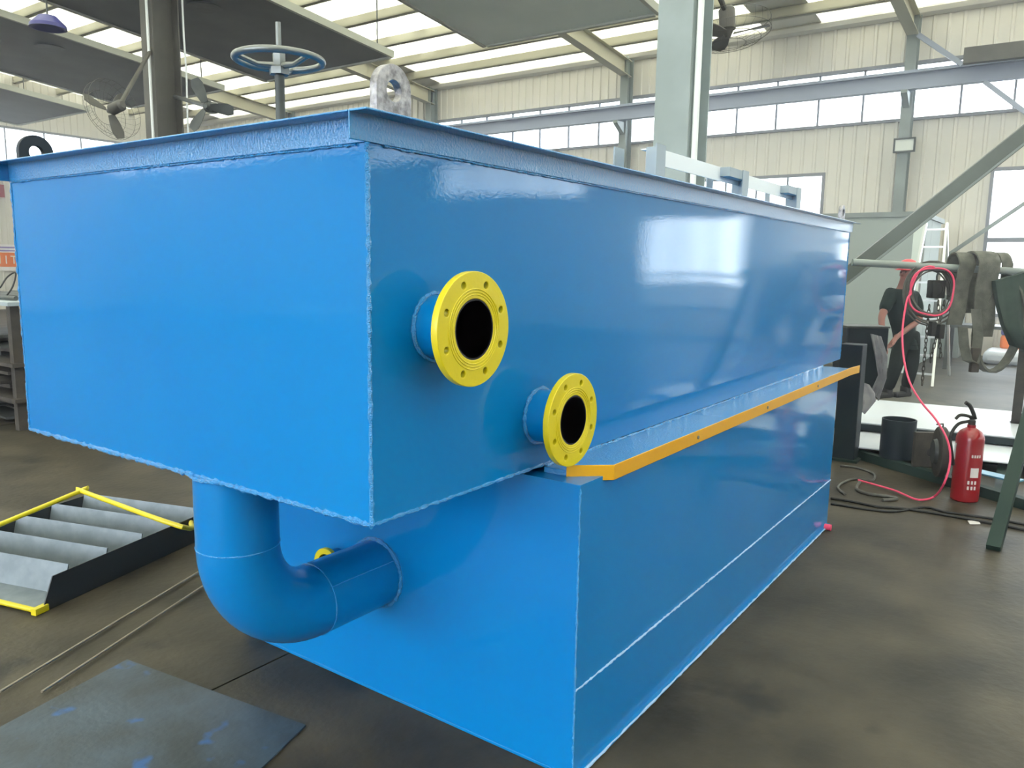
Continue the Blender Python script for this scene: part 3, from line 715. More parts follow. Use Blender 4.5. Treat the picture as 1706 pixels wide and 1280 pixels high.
# aluminium step ladder
lt = V((12.200, 0.460, 2.373)); gap = .19; foot = V((11.600, 0.236, 0.265)); 
rr = root('step_ladder', 'tall aluminium A-frame ladder standing right of the worker', 'ladder', (11.9, lt.y, 0))
for s in (-1, 1):
    ob('ladder_rail', MB().bar((12.2,lt.y+s*.14,lt.z),(11.4,lt.y+s*.25,0), .035, .06), ALU, rr)
    ob('ladder_rail', MB().bar((12.2,lt.y+s*.14,lt.z),(13.0,lt.y+s*.28,0), .03, .04), ALU, rr)
nr_ = 9
for k in range(nr_):
    t = (k+.35)/nr_; z = lt.z*(1-t); x = 12.2-.8*t; hw = .14+.11*t
    ob('ladder_rung', MB().bar((x,lt.y-hw,z),(x,lt.y+hw,z), .06, .025), ALU, rr)
# bright steel sheets on a low bed
zt = .2
e0, e1 = V((6.697, 0.401, 0.200)), V((6.878, -1.102, 0.200)); f0, f1 = V((8.271, 0.504, 0.200)), V((8.840, -1.011, 0.200))
d = (e1-e0).normalized(); dn = V(-d.y,d.x,0); 
if (f0-e0).dot(dn) < 0: dn = -dn
dep = (f0-e0).dot(dn)
s0 = e0 - d*.6; s1 = e1 + d*1.6; s0.z = s1.z = 0
def slabp(o0, o1, dn, dep, z, t, off=0): return MB().prism([(v.x,v.y,z) for v in (o0+dn*off, o1+dn*off, o1+dn*dep, o0+dn*dep)], (0,0,t))
tag(ob('steel_sheet', slabp(s0,s1,dn,dep,.185,.012), SHEET), 'wide bright steel sheet at the workers feet, upper one of two', 'sheet')
g0, g1 = V((5.944, 0.221, 0.120)), V((6.160, -1.143, 0.120)); g0.z = g1.z = 0
dd = (g1-g0).normalized()
tag(ob('steel_sheet', slabp(g0-dd*.6,g1+dd*1.5,dn,dep*.5,.10,.010), SHEET), 'bright steel sheet lying lower, its edge showing in front of the dark rail', 'sheet')
rr = root('sheet_bed', 'dark steel bed of rails carrying the bright sheets', 'bed', (s0+s1)/2)
ob('bed_rail', MB().prism([(v.x,v.y,.125) for v in (s0-dn*.02,s1-dn*.02,s1+dn*.06,s0+dn*.06)], (0,0,.058)), NAVY, rr)
ob('bed_rail', MB().prism([(v.x,v.y,.125) for v in (s0+dn*(dep-.1),s1+dn*(dep-.1),s1+dn*dep,s0+dn*dep)], (0,0,.058)), NAVY, rr)
for t in (.05,.3,.55,.8):
    q = s0.lerp(s1,t); ob('bed_leg', MB().prism([(v.x,v.y,0) for v in (q,q+d*.06,q+d*.06+dn*dep,q+dn*dep)], (0,0,.098)), GREEN, rr)
# green floor frame
def floorbar(name, a, b, w, h, m, par): return ob(name, MB().bar(V(a)+V(0,0,h/2), V(b)+V(0,0,h/2), w, h), m, par)
rr = root('floor_frame', 'dark green welded floor frame carrying the pipe stub and flanges', 'frame', (5.647, -0.324, 0.000))
p0, p1 = V((6.169, 0.306, 0.000)), V((5.119, -1.252, 0.000)); dd = (p1-p0).normalized()
floorbar('frame_rail', p0-dd*.6, p1+dd*.6, .07, .075, GREEN, rr)
q0, q1 = V((6.433, 0.369, 0.000)), V((6.593, -1.194, 0.000))
floorbar('frame_rail', q0, q1, .10, .08, GREEN, rr)
for t in (.32,.62,.86): floorbar('frame_rail', p0.lerp(p1,t), q0.lerp(q1,t), .06, .05, GREEN, rr)
tag(ob('steel_strip', MB().bar(V((5.680, -0.817, 0.110)), V((5.523, -1.151, 0.110)), .12, .012), mat('teal_strip',(70,130,160),.4)), 'small teal-blue strip lying behind the extinguisher', 'strip')
# short pipe stub
base = V((5.946, -0.237, 0.060)); top = V((5.530, -0.290, 0.450)); h = .33
pc = V((5.920, -0.240, 0.076))
rp = .135
tag(ob('pipe_stub', MB().lathe([(rp,.078),(rp,.078+h),(rp-.012,.078+h),(rp-.012,.08)], (pc.x,pc.y,0), 'Z', 44), NAVY), 'upright dark pipe stub standing on the green floor frame', 'pipe')
# square plate with a hub
c = V((5.755, -0.516, 0.050)); vx = V((5.482, -0.727, 0.527)) - V((5.216, -0.354, 0.520)); vx.z = 0; vx.normalize(); vn = V(vx.y,-vx.x,0)
M = Matrix((( vx.x,0,-vn.x,c.x),(vx.y,0,-vn.y,c.y),(0,1,0,.215),(0,0,0,1)))
rr = root('bearing_plate', 'square rusty plate with round bore leaning beside the pipe stub', 'plate', (c.x,c.y,.076))
place('plate_body', holed('plate_body', [[(-.14,-.14),(.14,-.14),(.14,.14),(-.14,.14)], circ(0,-.02,.045,28)], .03, RUST, M, .004), rr)
ob('bore_back', MB().obox(V(c.x,c.y,.195)+vn*-.024, vx*.06, vn*.004, V(0,0,.06)), DARKIN, rr)  # dark backing added behind the hole, standing for the shade in the bore
ob('bore_ring', MB().tube([V(c.x,c.y,.195)+vx*.06*math.cos(2*PI*k/36)+V(0,0,1)*.06*math.sin(2*PI*k/36)-vn*.018 for k in range(36)], .005, 6, closed=True), CHROME, rr)
# grinding disc / blank flange on edge
c = V((5.431, -0.620, 0.324)); 
ax = (vx*1.0+vn*.32).normalized()
rr = root('blank_flange', 'dark round blank flange standing on edge by the pink hose', 'flange', (c.x,c.y,.076))
R_ = .195; c.z = .076+R_
uu = V(0,0,1); ww = ax.cross(uu)
def disc(c, ax, prof, seg=44):
    ax = V(ax).normalized(); u = ax.orthogonal().normalized(); w = ax.cross(u); mb = MB(); vs = []; n = len(prof)
    for r_, h_ in prof:
        for k in range(seg): vs.append(V(c)+ax*h_+(u*math.cos(2*PI*k/seg)+w*math.sin(2*PI*k/seg))*r_)
    fs = [(i*seg+k,i*seg+(k+1)%seg,(i+1)*seg+(k+1)%seg,(i+1)*seg+k) for i in range(n-1) for k in range(seg)]
    fs += [tuple(range(seg))[::-1], tuple((n-1)*seg+k for k in range(seg))]
    return mb.add(vs, fs)
ob('flange_disc', disc(c, ax, [(R_-.01,-.03),(R_,-.022),(R_,.022),(R_-.01,.03)]), RUST, rr)
ob('flange_hub', disc(c, ax, [(.09,-.055),(.1,-.03),(.1,-.02)]), DSTEEL, rr)
ob('tag_wire', MB().tube([c+V(0,0,R_-.005), c+V(0,0,R_+.025), c+V(0,0,R_+.02)-vx*.05], .006, 6), BLACK, rr)
# fire extinguisher
e = V((5.133, -0.833, 0.000)); 
rr = root('fire_extinguisher', 'red fire extinguisher standing on the floor at right', 'extinguisher', e)
ob('cylinder_body', MB().lathe([(.080,0),(.090,.008),(.092,.03),(.092,.455),(.087,.485),(.07,.512),(.045,.53),(.028,.54),(.028,.56),(0,.56)], (e.x,e.y,0), 'Z', 40), RED, rr)
ob('valve', MB().lathe([(.024,.56),(.024,.59),(.014,.60),(.014,.625),(0,.626)], (e.x,e.y,0), 'Z', 16), BLACK, rr)
tc_ = V(e.x,e.y,0); vc = (V(-1.314,-1.348,0)-tc_).normalized()
ob('carry_handle', MB().tube(bez([tc_+V(0,0,.60), tc_-vx*.03+V(0,0,.622), tc_-vx*.09+V(0,0,.628), tc_-vx*.12+V(0,0,.60)],4), [.011]*13, 8), BLACK, rr)
ob('squeeze_lever', MB().tube(bez([tc_+vx*.02+V(0,0,.60), tc_+V(0,0,.65), tc_-vx*.03+V(0,0,.70), tc_-vx*.06+V(0,0,.72)],4), [.014]*13, 8), BLACK, rr)
ob('discharge_hose', MB().tube(bez([tc_-vx*.02+V(0,0,.585), tc_-vx*.10+V(0,0,.56), tc_-vx*.145+V(0,0,.47), tc_-vx*.125+V(0,0,.36), tc_-vx*.105+V(0,0,.26)],6), .011, 10), BLACK, rr)
def patch(a0, a1, z0, z1, m, nm, rad=.0932):
    th0 = math.atan2(vc.y, vc.x); mb = MB(); n = 10; vs = []
    for rr_ in (rad, rad+.0012):
        for z in (z0, z1):
            for k in range(n+1):
                t = th0+R(a0+(a1-a0)*k/n); vs.append((e.x+rr_*math.cos(t), e.y+rr_*math.sin(t), z))
    q = n+1; fs = []
    for k in range(n):
        fs += [(2*q+k,2*q+k+1,3*q+k+1,3*q+k),(k,q+k,q+k+1,k+1)]
    fs += [(0,2*q,3*q,q),(n,q+n,3*q+n,2*q+n)]
    for k in range(n): fs += [(k,k+1,2*q+k+1,2*q+k),(q+k,3*q+k,3*q+k+1,q+k+1)]
    return ob(nm, mb.add(vs, fs), m, rr)
patch(-84,-62,.30,.42,LABELW,'label_patch')
patch(14,50,.19,.26,LABELW,'label_patch')
for k in range(4): patch(12+11*k,19+11*k,.335,.355,LABELW,'printed_mark')
for k in range(3):
    for j in range(2): patch(6+14*k,14+14*k,.10+.04*j,.125+.04*j,LABELW,'printed_mark')
# navy support post and dark cabinet under the far end of the tank ledge
pb = V((5.905, 0.163, 0.000))
rr = root('support_post', 'dark navy square post standing at the far end of the tank', 'post', pb)
ob('post_shaft', MB().box((pb.x-.09,pb.y-.09,.02),(pb.x+.09,pb.y+.09,1.02)), NAVY, rr, bevel=.006)
ob('post_foot', MB().box((pb.x-.12,pb.y-.12,0),(pb.x+.12,pb.y+.12,.02)), GREEN, rr)
cb0 = V((6.479, 0.230, 0.879))
rr = root('control_box', 'dark blue-black cabinet box raised on a stand behind the far tank corner', 'cabinet', (cb0.x,cb0.y,cb0.z-.3))
hb = .29
bz0, bz1 = (6.445, 0.200, 0.576)[2], (6.508, 0.255, 1.133)[2]
zc_ = (bz0+bz1)/2
ob('box_body', MB().obox((cb0.x,cb0.y,zc_), vx*.19, V(-vx.y,vx.x,0)*.14, V(0,0,(bz1-bz0)/2)), NAVY, rr, bevel=.012)
ob('box_lid', MB().obox((cb0.x,cb0.y,bz1+.006), vx*.195, V(-vx.y,vx.x,0)*.145, V(0,0,.008)), DSTEEL, rr)
ob('box_stand', MB().box((cb0.x-.04,cb0.y-.04,0),(cb0.x+.04,cb0.y+.04,bz0)), NAVY, rr)
def drape(pts_l, pts_r, m, name, label, cat, t=.02, par=None, fold=.02, nu=8):
    vs = []; n = len(pts_l); nn_ = (V(pts_r[0])-V(pts_l[0])).cross(V(0,0,1)).normalized(); fs = []
    for th in (0, 1):
        for i in range(n):
            for k in range(nu+1):
                q = V(pts_l[i]).lerp(V(pts_r[i]), k/nu)
                vs.append(q + nn_*(fold*math.sin(k*1.9+i*.9)*(.3+i/n) + th*t))
    c_ = (nu+1)*n
    for i in range(n-1):
        for k in range(nu):
            a_ = i*(nu+1)+k; fs += [(a_,a_+1,a_+nu+2,a_+nu+1),(c_+a_,c_+a_+nu+1,c_+a_+nu+2,c_+a_+1)]
    edge = [k for k in range(nu+1)] + [i*(nu+1)+nu for i in range(1,n)] + [(n-1)*(nu+1)+k for k in range(nu-1,-1,-1)] + [i*(nu+1) for i in range(n-2,0,-1)]
    for a_, b_ in zip(edge, edge[1:]+edge[:1]): fs.append((a_, c_+a_, c_+b_, b_))
    o = ob(name, MB().add(vs, fs), m, par, angle=70)
    if cat: tag(o, label, cat)
    return o
drape([(6.343, 0.126, 1.084),(6.341, 0.081, 0.902),(6.339, 0.036, 0.715),(6.292, 0.067, 0.580)], [(6.391, 0.053, 1.064),(6.408, -0.019, 0.877),(6.380, -0.028, 0.689),(6.319, 0.004, 0.484)], RAG, 'rag', 'pale lilac rag hanging down the right side of the dark cabinet', 'rag', t=.025, fold=.03)
drape([(6.079, 0.223, 0.697),(6.080, 0.195, 0.592),(6.079, 0.166, 0.476),(6.098, 0.126, 0.424)], [(6.172, 0.078, 0.647),(6.195, 0.027, 0.569),(6.193, 0.011, 0.500),(6.124, 0.078, 0.382)], RAG, 'rag', 'crumpled pale glove-like rag hanging lowest beside the navy post', 'rag', t=.03, fold=.02)

# hoist frame (A-frame gantry) with everything hung on it
B0_, B1_ = V((5.783, 0.204, 1.714)), V((6.708, -1.470, 1.630))
rr = root('hoist_frame', 'dark green A-frame hoist stand with a horizontal bar at the right edge', 'hoist', (4.061, -1.097, 0.000))
ob('cross_bar', MB().tube([B0_, B1_], .03, 14), COL, rr, label='grey horizontal bar')
f0_ = V((4.037, -1.098, 0.000)); t0_ = V((6.576, -1.275, 1.665))
ob('leg', MB().bar(f0_+V(0,0,.0), t0_, .075, .075), GREEN, rr)
f1_ = V((7.701, -0.995, 0.200)); 
ob('leg', MB().bar(f1_+V(0,0,.01), V((6.600, -1.045, 1.671)), .08, .10), RUST, rr)
ob('leg_foot', MB().lathe([(.05,.198),(.05,.206),(.015,.21),(.015,.24),(0,.24)], (f1_.x,f1_.y,0), 'Z', 14), DSTEEL, rr)
ob('diagonal_beam', MB().bar((6.041, 0.329, 1.575), (6.549, -1.079, 2.948), .10, .13), STRUT, rr, label='heavy grey diagonal beam rising to the right')
ob('beam_flange', MB().bar((6.047, 0.307, 1.524), (6.554, -1.099, 2.901), .14, .015), COL, rr)
# hose coils
def coil(name, label, c, r, m, n, thick, jit, seed, cat='hose'):
    rg = random.Random(seed); c = V(c); pts = []
    for k in range(n*26):
        t = 2*PI*k/26; j = k//26
        q = r*(1+.16*math.sin(j*2.1+seed)+.03*math.sin(t*2+j))
        pts.append(c + vx*(q*math.cos(t)+.02*math.sin(j*1.7)) + V(0,0,1)*(q*1.08*math.sin(t)-.02*math.cos(j*2.3)) + vn*(.05*math.sin(j*2.9+t*.5)+(j-n/2)*.007))
    return tag(ob(name, MB().tube(pts, thick, 7), m), label, cat)
cc = (6.089, -0.374, 1.481)
coil('cable_coil', 'thick coil of grey cable hanging on the hoist bar', cc, .205, CABLE, 14, .0065, .03, 4, 'cable')
hp = [(6.003, -0.384, 1.649)]
for k in range(34):
    t = PI*.5+2*PI*k/26; q_ = .20+.012*math.sin(k*.9)
    hp.append(tuple(V((5.942, -0.393, 1.484)) + vx*q_*.92*math.cos(t) + V(0,0,1)*q_*math.sin(t)))
hp = [q for q in hp[1:]]
hp += [(5.792, -0.236, 1.414), (5.692, -0.238, 1.199), (5.561, -0.280, 0.993), (5.399, -0.364, 0.802), (5.269, -0.478, 0.667), (5.153, -0.603, 0.561), (5.016, -0.704, 0.441), (4.953, -0.738, 0.304), (4.856, -0.724, 0.168), (5.002, -0.653, 0.020), (4.845, -0.573, 0.020), (4.931, -0.465, 0.020), (5.016, -0.370, 0.020), (5.147, -0.105, 0.020)]
tag(ob('pink_hose', MB().tube(bez(hp,4), .0075, 9), PINK), 'bright pink hose hanging from the coil down to the floor', 'hose')
# chain hoist
hc = V((6.170, -0.391, 1.520))
rr = root('chain_hoist', 'black chain hoist hanging inside the cable coil', 'hoist', hc)
ob('hoist_body', MB().obox(hc+V(0,0,-.02), vx*.055, vn*.05, V(0,0,.075)).lathe([(.06,-.05),(.06,.05)], hc+V(0,0,-.02), 'X', 20), BLACK, rr, bevel=.008)
ob('hook', MB().tube(bez([hc+V(0,0,.05), hc+V(0,0,.10), hc+V(0,0,.16)+vx*.03, hc+V(0,0,.20), hc+V(0,0,.17)-vx*.035],5), .008, 8), DSTEEL, rr)
def link(c, d, w, L_=.028, W__=.011, r=.0038):
    c = V(c); P_ = []
    for k in range(10):
        t = 2*PI*k/10; P_.append(c + V(d)*(L_*math.sin(t)) + V(w)*(W__*math.cos(t)))
    return MB().tube(P_, r, 6, closed=True)
l1 = link((0,0,0),(0,0,1),vx).mesh('chain_link', RUST); l2 = link((0,0,0),(0,0,1),vn).mesh('chain_link', RUST)
def chain(par, a, n, step=.040, sway=0):
    for k in range(n):
        o = bpy.data.objects.new('chain_link', l1 if k%2 else l2); S.collection.objects.link(o); o.parent = par
        q = V(a) - V(0,0,step*k) + vx*(sway*math.sin(k*.35)); o.location = q - WPOS[par.name]; WPOS[o.name] = q
chain(rr, (6.116, -0.359, 1.349), 17)
chain(rr, (6.141, -0.420, 1.386), 13, sway=.02)
chain(rr, (6.193, -0.458, 1.386), 12, sway=-.02)
for j,(u_, s_) in enumerate(((1553,.03),(1568,.045))):
    ob('load_block', MB().obox(V((6.074, -0.433, 1.174))+vx*(-.035+.07*j)+V(0,0,-.02*j), vx*.022, vn*.03, V(0,0,.06)), BLACK, rr, bevel=.006)
# webbing slings
def sling(label, top, w, lens, m, off=0, lean=0):
    top = V(top); rr_ = .075; p_ = []
    for k in range(7): p_.append(top + vn*(rr_+.02+off) + V(0,0,-lens[0]*(1-k/6)) + vx*lean*(1-k/6) + vn*.015*math.sin(k*1.3))
    for k in range(1,8): t = PI*k/8; p_.append(top + vn*(rr_+.02+off)*math.cos(t) + V(0,0,rr_*math.sin(t)*1.2))
    for k in range(1,7): p_.append(top - vn*(rr_+.02+off) + V(0,0,-lens[1]*k/6) - vx*lean*.5*k/6 - vn*.015*math.sin(k))
    return tag(ob('webbing_sling', MB().ribbon(p_, vx*w, .014), m, angle=50), label, 'sling', )
sling('broad grey webbing sling hanging leftmost on the hoist bar', (6.251, -0.543, 1.712), .13, (.50,.30), WEB, lean=-.06)
sling('broad grey webbing sling, longest, ending in a dark stitched block', (6.289, -0.681, 1.723), .17, (.60,.42), WEB, off=.03)
sling('narrow grey sling behind the broad slings on the hoist bar', (6.496, -0.799, 1.717), .09, (.42,.62), WEB, off=.01, lean=.05)
tag(ob('sling_end', MB().obox((6.081, -0.731, 0.936), vx*.034, vn*.02, V(0,0,.10)), RUST, bevel=.006), 'dark stitched end block hanging below the longest sling', 'sling')
tag(ob('webbing_sling', MB().ribbon([(6.031, -0.627, 1.203),(6.021, -0.650, 1.058),(6.024, -0.685, 0.937),(6.078, -0.734, 0.907),(6.120, -0.736, 1.130),(6.134, -0.698, 1.348)], vx*.05+vn*.05, .02), WEB, angle=60), 'grey strap end folded in front of the longest sling', 'sling')
lp = []
for k in range(26):
    t = 2*PI*k/26; lp.append(V((6.258, -0.858, 1.204)) + vx*(.145*math.cos(t)+.03*math.sin(t)) + V(0,0,1)*.37*math.sin(t) + vn*.05*math.cos(t))
tag(ob('webbing_sling', MB().ribbon(lp+[lp[0]], vn*.07+vx*.02, .02), WEB, angle=60), 'large grey round sling looped at the right edge', 'sling')
drape([(6.210, -0.781, 1.578),(6.198, -0.805, 1.424),(6.199, -0.856, 1.231),(6.232, -0.943, 1.078)], [(6.420, -1.051, 1.680),(6.402, -1.091, 1.429),(6.381, -1.136, 1.139),(6.359, -1.155, 0.946)], CLOTHG, 'work_jacket', 'dark green cloth hung over the hoist bar at the right edge', 'jacket', t=.05, fold=.04)
# floor cables
def fpath(pts, r, m, name, label, cat='cable'):
    return tag(ob(name, MB().tube(bez([(x,y,z+r) for x,y,z in pts],6), r, 7), m), label, cat)
fpath([(4.533, -0.048, 0.000),(4.537, -0.195, 0.000),(4.521, -0.357, 0.000),(4.581, -0.501, 0.000),(4.602, -0.722, 0.000),(4.598, -1.005, 0.000),(4.567, -1.273, 0.000)], .009, BLACK, 'power_cable', 'black cable across the floor in front of the extinguisher, nearer one')
fpath([(4.394, -0.082, -0.000),(4.408, -0.302, 0.000),(4.479, -0.480, 0.000),(4.719, -0.632, 0.000),(4.687, -0.766, 0.000),(4.718, -0.996, 0.000),(4.711, -1.268, 0.000)], .008, BLACK, 'power_cable', 'second black cable with a hump, crossing the first on the floor')
fpath([(4.697, -0.110, 0.000),(4.850, -0.024, 0.000),(5.038, -0.020, 0.000),(5.212, -0.070, 0.000),(5.236, -0.185, 0.000),(5.467, -0.158, 0.000),(5.595, -0.012, 0.000),(5.584, 0.129, 0.000)], .010, CABLE, 'rubber_hose', 'grey hose curled on the floor beside the tank corner', 'hose')
fpath([(5.119, -0.121, 0.000),(4.890, -0.152, 0.000),(4.815, -0.260, 0.000),(4.832, -0.379, 0.000),(4.804, -0.440, 0.000),(4.706, -0.362, 0.000)], .012, CABLE, 'rubber_hose', 'short grey hose end with a bend, nearest the pink hose', 'hose')
tag(ob('paper_scrap', MB().prism([(4.575, -0.910, 0.003),(4.621, -0.969, 0.003),(4.543, -0.989, 0.003),(4.498, -0.932, 0.003)], (0,0,.002)), LABELW), 'small white paper scrap on the floor below the extinguisher', 'paper')
# far background clutter beside the ladder
c = V((15.800, -0.576, 0.000)); 
rr = root('supply_stack', 'far blue and orange bundles stacked on white sacks under the right window', 'stack', (c.x,c.y-.3,0))
ob('white_sack', MB().obox((c.x,c.y-.4,.12), (.5,0,0), (0,.9,0), (0,0,.12)), SHEET, rr, bevel=.08)
ob('orange_bundle', MB().obox((c.x+.6,c.y-.5,.36), (.3,0,0), (0,.8,0), (0,0,.13)), ORANGE, rr, bevel=.05)
ob('blue_bundle', MB().obox((c.x+.6,c.y-.5,.56), (.3,0,0), (0,.8,0), (0,0,.07)), LAMPB, rr, bevel=.03)
c = V(13.9,-.1,0); rr = root('work_bench', 'dark workbench standing by the back wall between ladder and slings', 'bench', (c.x,c.y-.3,0))
ob('bench_top', MB().box((c.x,c.y-.9,.72),(c.x+.7,c.y+.5,.77)), DSTEEL, rr)
for x_,y_ in ((c.x+.04,c.y-.86),(c.x+.04,c.y+.46),(c.x+.66,c.y-.86),(c.x+.66,c.y+.46)): ob('leg', MB().box((x_-.03,y_-.03,0),(x_+.03,y_+.03,.72)), DSTEEL, rr)
tag(ob('tool_cabinet', MB().box((c.x+2.2,c.y+.5,0),(c.x+2.8,c.y+1.5,1.2)).box((c.x+2.18,c.y+.52,.05),(c.x+2.2,c.y+.98,1.15)).box((c.x+2.18,c.y+1.02,.05),(c.x+2.2,c.y+1.48,1.15)), COL), 'grey two-door cabinet by the back wall behind the workbench', 'cabinet')

# ------------------------------------------------------------------ the worker
def skin(name, nodes, edges, m, parent, rootk, sub=2):
    keys = list(nodes); me = bpy.data.meshes.new(name)
    me.from_pydata([nodes[k][0] for k in keys], [(keys.index(a), keys.index(b)) for a,b in edges], [])
    o = bpy.data.objects.new(name, me); S.collection.objects.link(o)
    md = o.modifiers.new('skin', 'SKIN'); md.use_smooth_shade = True
    for i, k in enumerate(keys):
        r_ = nodes[k][1]; sv = me.skin_vertices[0].data[i]; sv.radius = (r_, r_) if not hasattr(r_, '__len__') else r_; sv.use_root = (k == rootk)
    sb = o.modifiers.new('sub', 'SUBSURF'); sb.levels = sub; sb.render_levels = sub
    dg = bpy.context.evaluated_depsgraph_get(); me2 = bpy.data.meshes.new_from_object(o.evaluated_get(dg))
    bpy.data.objects.remove(o); me2.name = name; me2.materials.clear(); me2.materials.append(m); me2.shade_smooth()
    return place(name, me2, parent)
D = 9.1
def P(u, v, dz=0): return None
hd = V((8.718, 0.241, 1.629)); nk = V((8.726, 0.282, 1.498)); chest = V((8.742, 0.292, 1.283)); belly = V((8.754, 0.251, 1.056)); pel = V((8.793, 0.205, 0.889))
shL = V((8.579, 0.374, 1.388)); elL = V((8.321, 0.407, 1.123)); wrL = V((8.143, 0.329, 0.869)); hnL = V((8.098, 0.303, 0.788))
shR = V((8.960, 0.182, 1.372)); elR = V((8.854, 0.087, 1.101)); wrR = V((8.344, 0.234, 0.916)); hnR = V((8.246, 0.266, 0.846))
hpL = V((8.695, 0.242, 0.837)); knL = V((8.461, 0.238, 0.558)); anL = V((8.536, 0.315, 0.250)); hpR = V((8.878, 0.157, 0.830)); knR = V((8.735, 0.112, 0.550)); anR = V((8.768, 0.163, 0.252))
gz = .197
anL.z = gz+.09; anR.z = gz+.09
PR = root('person', 'worker in red hard hat, dark shirt and trousers, leaning over beside the dark cabinet', 'person', (pel.x, pel.y, gz))
fw = (-vx*.75 - vn*-.0 + (V(-1.314,-1.348,0)-V(pel.x,pel.y,0)).normalized()*.65).normalized()   # facing direction
sd = fw.cross(V(0,0,1)).normalized()
N = {'pel':(pel,.09),'belly':(belly,.09),'chest':(chest,.11),'nk0':(chest.lerp(nk,.75),.07),'nk':(nk,.05),'jaw':(hd+fw*.025-V(0,0,.065),.060),'hd':(hd+V(0,0,.01),.083),'crn':(hd+V(0,0,.07),.070),
     'shL':(shL,.065),'elL':(elL,.040),'wrL':(wrL,.027),'hnL':(hnL,.032),'shR':(shR,.065),'elR':(elR,.040),'wrR':(wrR,.027),'hnR':(hnR,.032),
     'hpL':(hpL,.09),'knL':(knL,.058),'anL':(anL,.038),'hpR':(hpR,.09),'knR':(knR,.058),'anR':(anR,.038)}
E_ = [('pel','belly'),('belly','chest'),('chest','nk0'),('nk0','nk'),('nk','jaw'),('jaw','hd'),('hd','crn'),('chest','shL'),('shL','elL'),('elL','wrL'),('wrL','hnL'),('chest','shR'),('shR','elR'),('elR','wrR'),('wrR','hnR'),
      ('pel','hpL'),('hpL','knL'),('knL','anL'),('pel','hpR'),('hpR','knR'),('knR','anR')]
for s_, hn, wr in (('L',hnL,wrL),('R',hnR,wrR)):
    hdv = (hn-wr).normalized(); side = hdv.cross(fw).normalized()
    for k,(o_,ln_) in enumerate(((-.030,.062),(-.010,.074),(.010,.070),(.028,.056))):
        b_ = hn+side*o_+hdv*.022; c1 = b_+hdv*ln_*.5+fw*.006; c2 = c1+hdv*ln_*.42+fw*.022
        N['f%s%da'%(s_,k)] = (b_,.0105); N['f%s%db'%(s_,k)] = (c1,.009); N['f%s%dc'%(s_,k)] = (c2,.0075)
        E_ += [('hn'+s_,'f%s%da'%(s_,k)),('f%s%da'%(s_,k),'f%s%db'%(s_,k)),('f%s%db'%(s_,k),'f%s%dc'%(s_,k))]
    th_ = hn-side*.034+hdv*-.008+fw*.012; N['t'+s_] = (th_,.0105); N['t2'+s_] = (th_+hdv*.04-side*.014+fw*.014,.009); E_ += [('hn'+s_,'t'+s_),('t'+s_,'t2'+s_)]
skin('body', N, E_, SKIN, PR, 'pel')
# face details
fc = hd+fw*.088
ob('nose', MB().tube([fc+V(0,0,.012)-fw*.008, fc+fw*.016-V(0,0,.022), fc+fw*.002-V(0,0,.03)], [.006,.012,.008], 8), SKIN, PR)
for s_ in (-1,1):
    ob('eye', MB().lathe([(0,-.009),(.007,-.006),(.009,0),(.007,.006),(0,.009)], fc+sd*.03*s_-fw*.012+V(0,0,.010), 'Z', 10), BLACK, PR)
    ob('ear', MB().obox(hd+sd*.083*s_-V(0,0,.01), sd*.008, fw*.016, V(0,0,.028)), SKIN, PR, bevel=.006)
ob('mouth', MB().bar(fc+sd*-.022-V(0,0,.052)-fw*.008, fc+sd*.022-V(0,0,.052)-fw*.008, .008, .007), mat('lips',(150,80,76),.6), PR)
ob('hair', MB().lathe([(.0,.075),(.06,.06),(.078,.02),(.08,-.02),(.072,-.045),(.06,-.045)], hd-fw*.030+V(0,0,.012), 'Z', 22), HAIR, PR)
hc_ = hd+V(0,0,.035)
hm = MB().lathe([(.112,-.004),(.113,.006),(.108,.03),(.096,.07),(.07,.105),(.03,.122),(0,.125)], hc_, 'Z', 28)
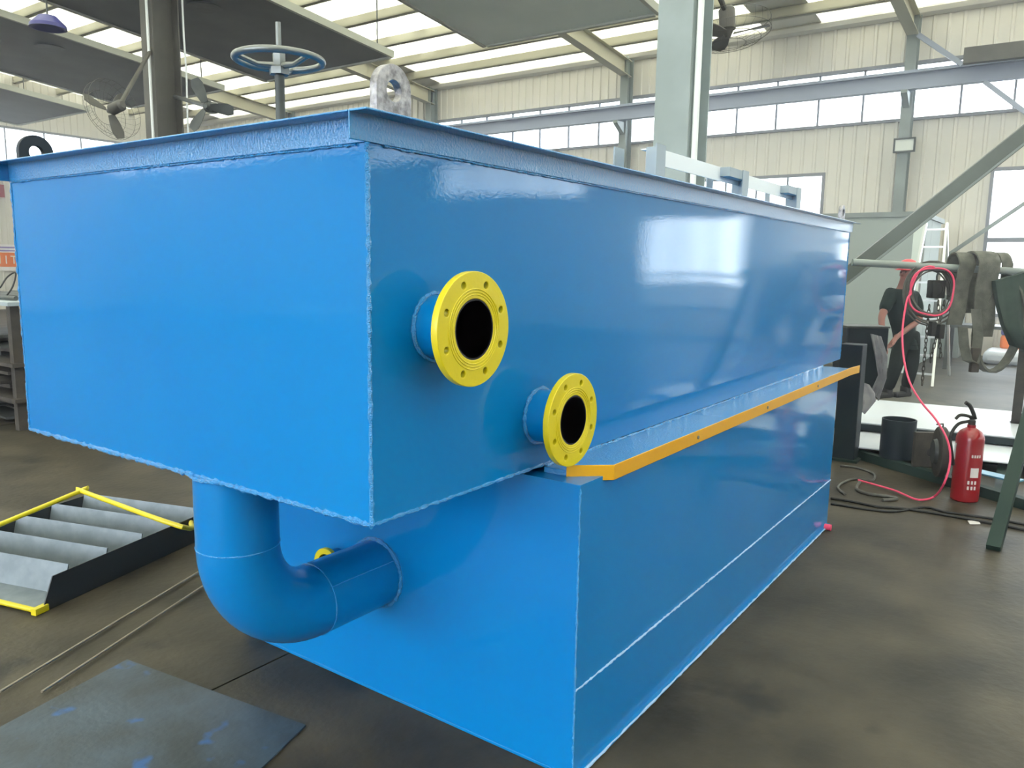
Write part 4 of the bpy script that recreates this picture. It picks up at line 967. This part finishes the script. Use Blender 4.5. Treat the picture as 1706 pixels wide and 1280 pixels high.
hm.prism([hc_+sd*.085+fw*.06, hc_+sd*.05+fw*.155, hc_-sd*.05+fw*.155, hc_-sd*.085+fw*.06], V(0,0,.008))
ob('hard_hat', hm, HELM, PR, angle=60)
sN = {'hem':(pel-V(0,0,.07),.135),'pel':(pel+V(0,0,.01),.14),'belly':(belly,.14),'chest':(chest,.155),'nk':(chest.lerp(nk,.7),.085),'shL':(shL,.084),'slL':(shL.lerp(elL,.8),.066),'shR':(shR,.084),'slR':(shR.lerp(elR,.8),.066)}
skin('shirt', sN, [('hem','pel'),('pel','belly'),('belly','chest'),('chest','nk'),('chest','shL'),('shL','slL'),('chest','shR'),('shR','slR')], SHIRT, PR, 'pel')
tN = {'w':(pel+V(0,0,.10),.12),'pel':(pel-V(0,0,.02),.135),'hpL':(hpL,.108),'knL':(knL,.078),'anL':(anL+V(0,0,.0),.066),'hpR':(hpR,.108),'knR':(knR,.078),'anR':(anR+V(0,0,.0),.066)}
skin('trousers', tN, [('w','pel'),('pel','hpL'),('hpL','knL'),('knL','anL'),('pel','hpR'),('hpR','knR'),('knR','anR')], TROUS, PR, 'pel')
for an in (anL, anR):
    q = V(an.x,an.y,gz)
    ob('boot', MB().obox(q+fw*.06+V(0,0,.032), fw*.135, sd*.045, V(0,0,.032)).obox(q+V(0,0,.075), fw*.05, sd*.045, V(0,0,.06)), BOOT, PR, bevel=.02)
# the dark lump of a tool bag the worker reaches into
# ------------------------------------------------------------------ smoky workshop air, filling the hall
hz = bpy.data.materials.new('smoky_air'); hz.use_nodes = True; n = hz.node_tree.nodes; l = hz.node_tree.links
n.remove(n['Principled BSDF']); vs_ = n.new('ShaderNodeVolumeScatter'); vs_.inputs['Density'].default_value = .0095; vs_.inputs['Anisotropy'].default_value = .7
vs_.inputs['Color'].default_value = (1,1,1,1)
l.new(vs_.outputs[0], n['Material Output'].inputs['Volume'])
air = ob('haze', MB().box((XF+.2,YR+.2,.02),(XW-.7,YL-.3,6.55)), hz)
struct(air)
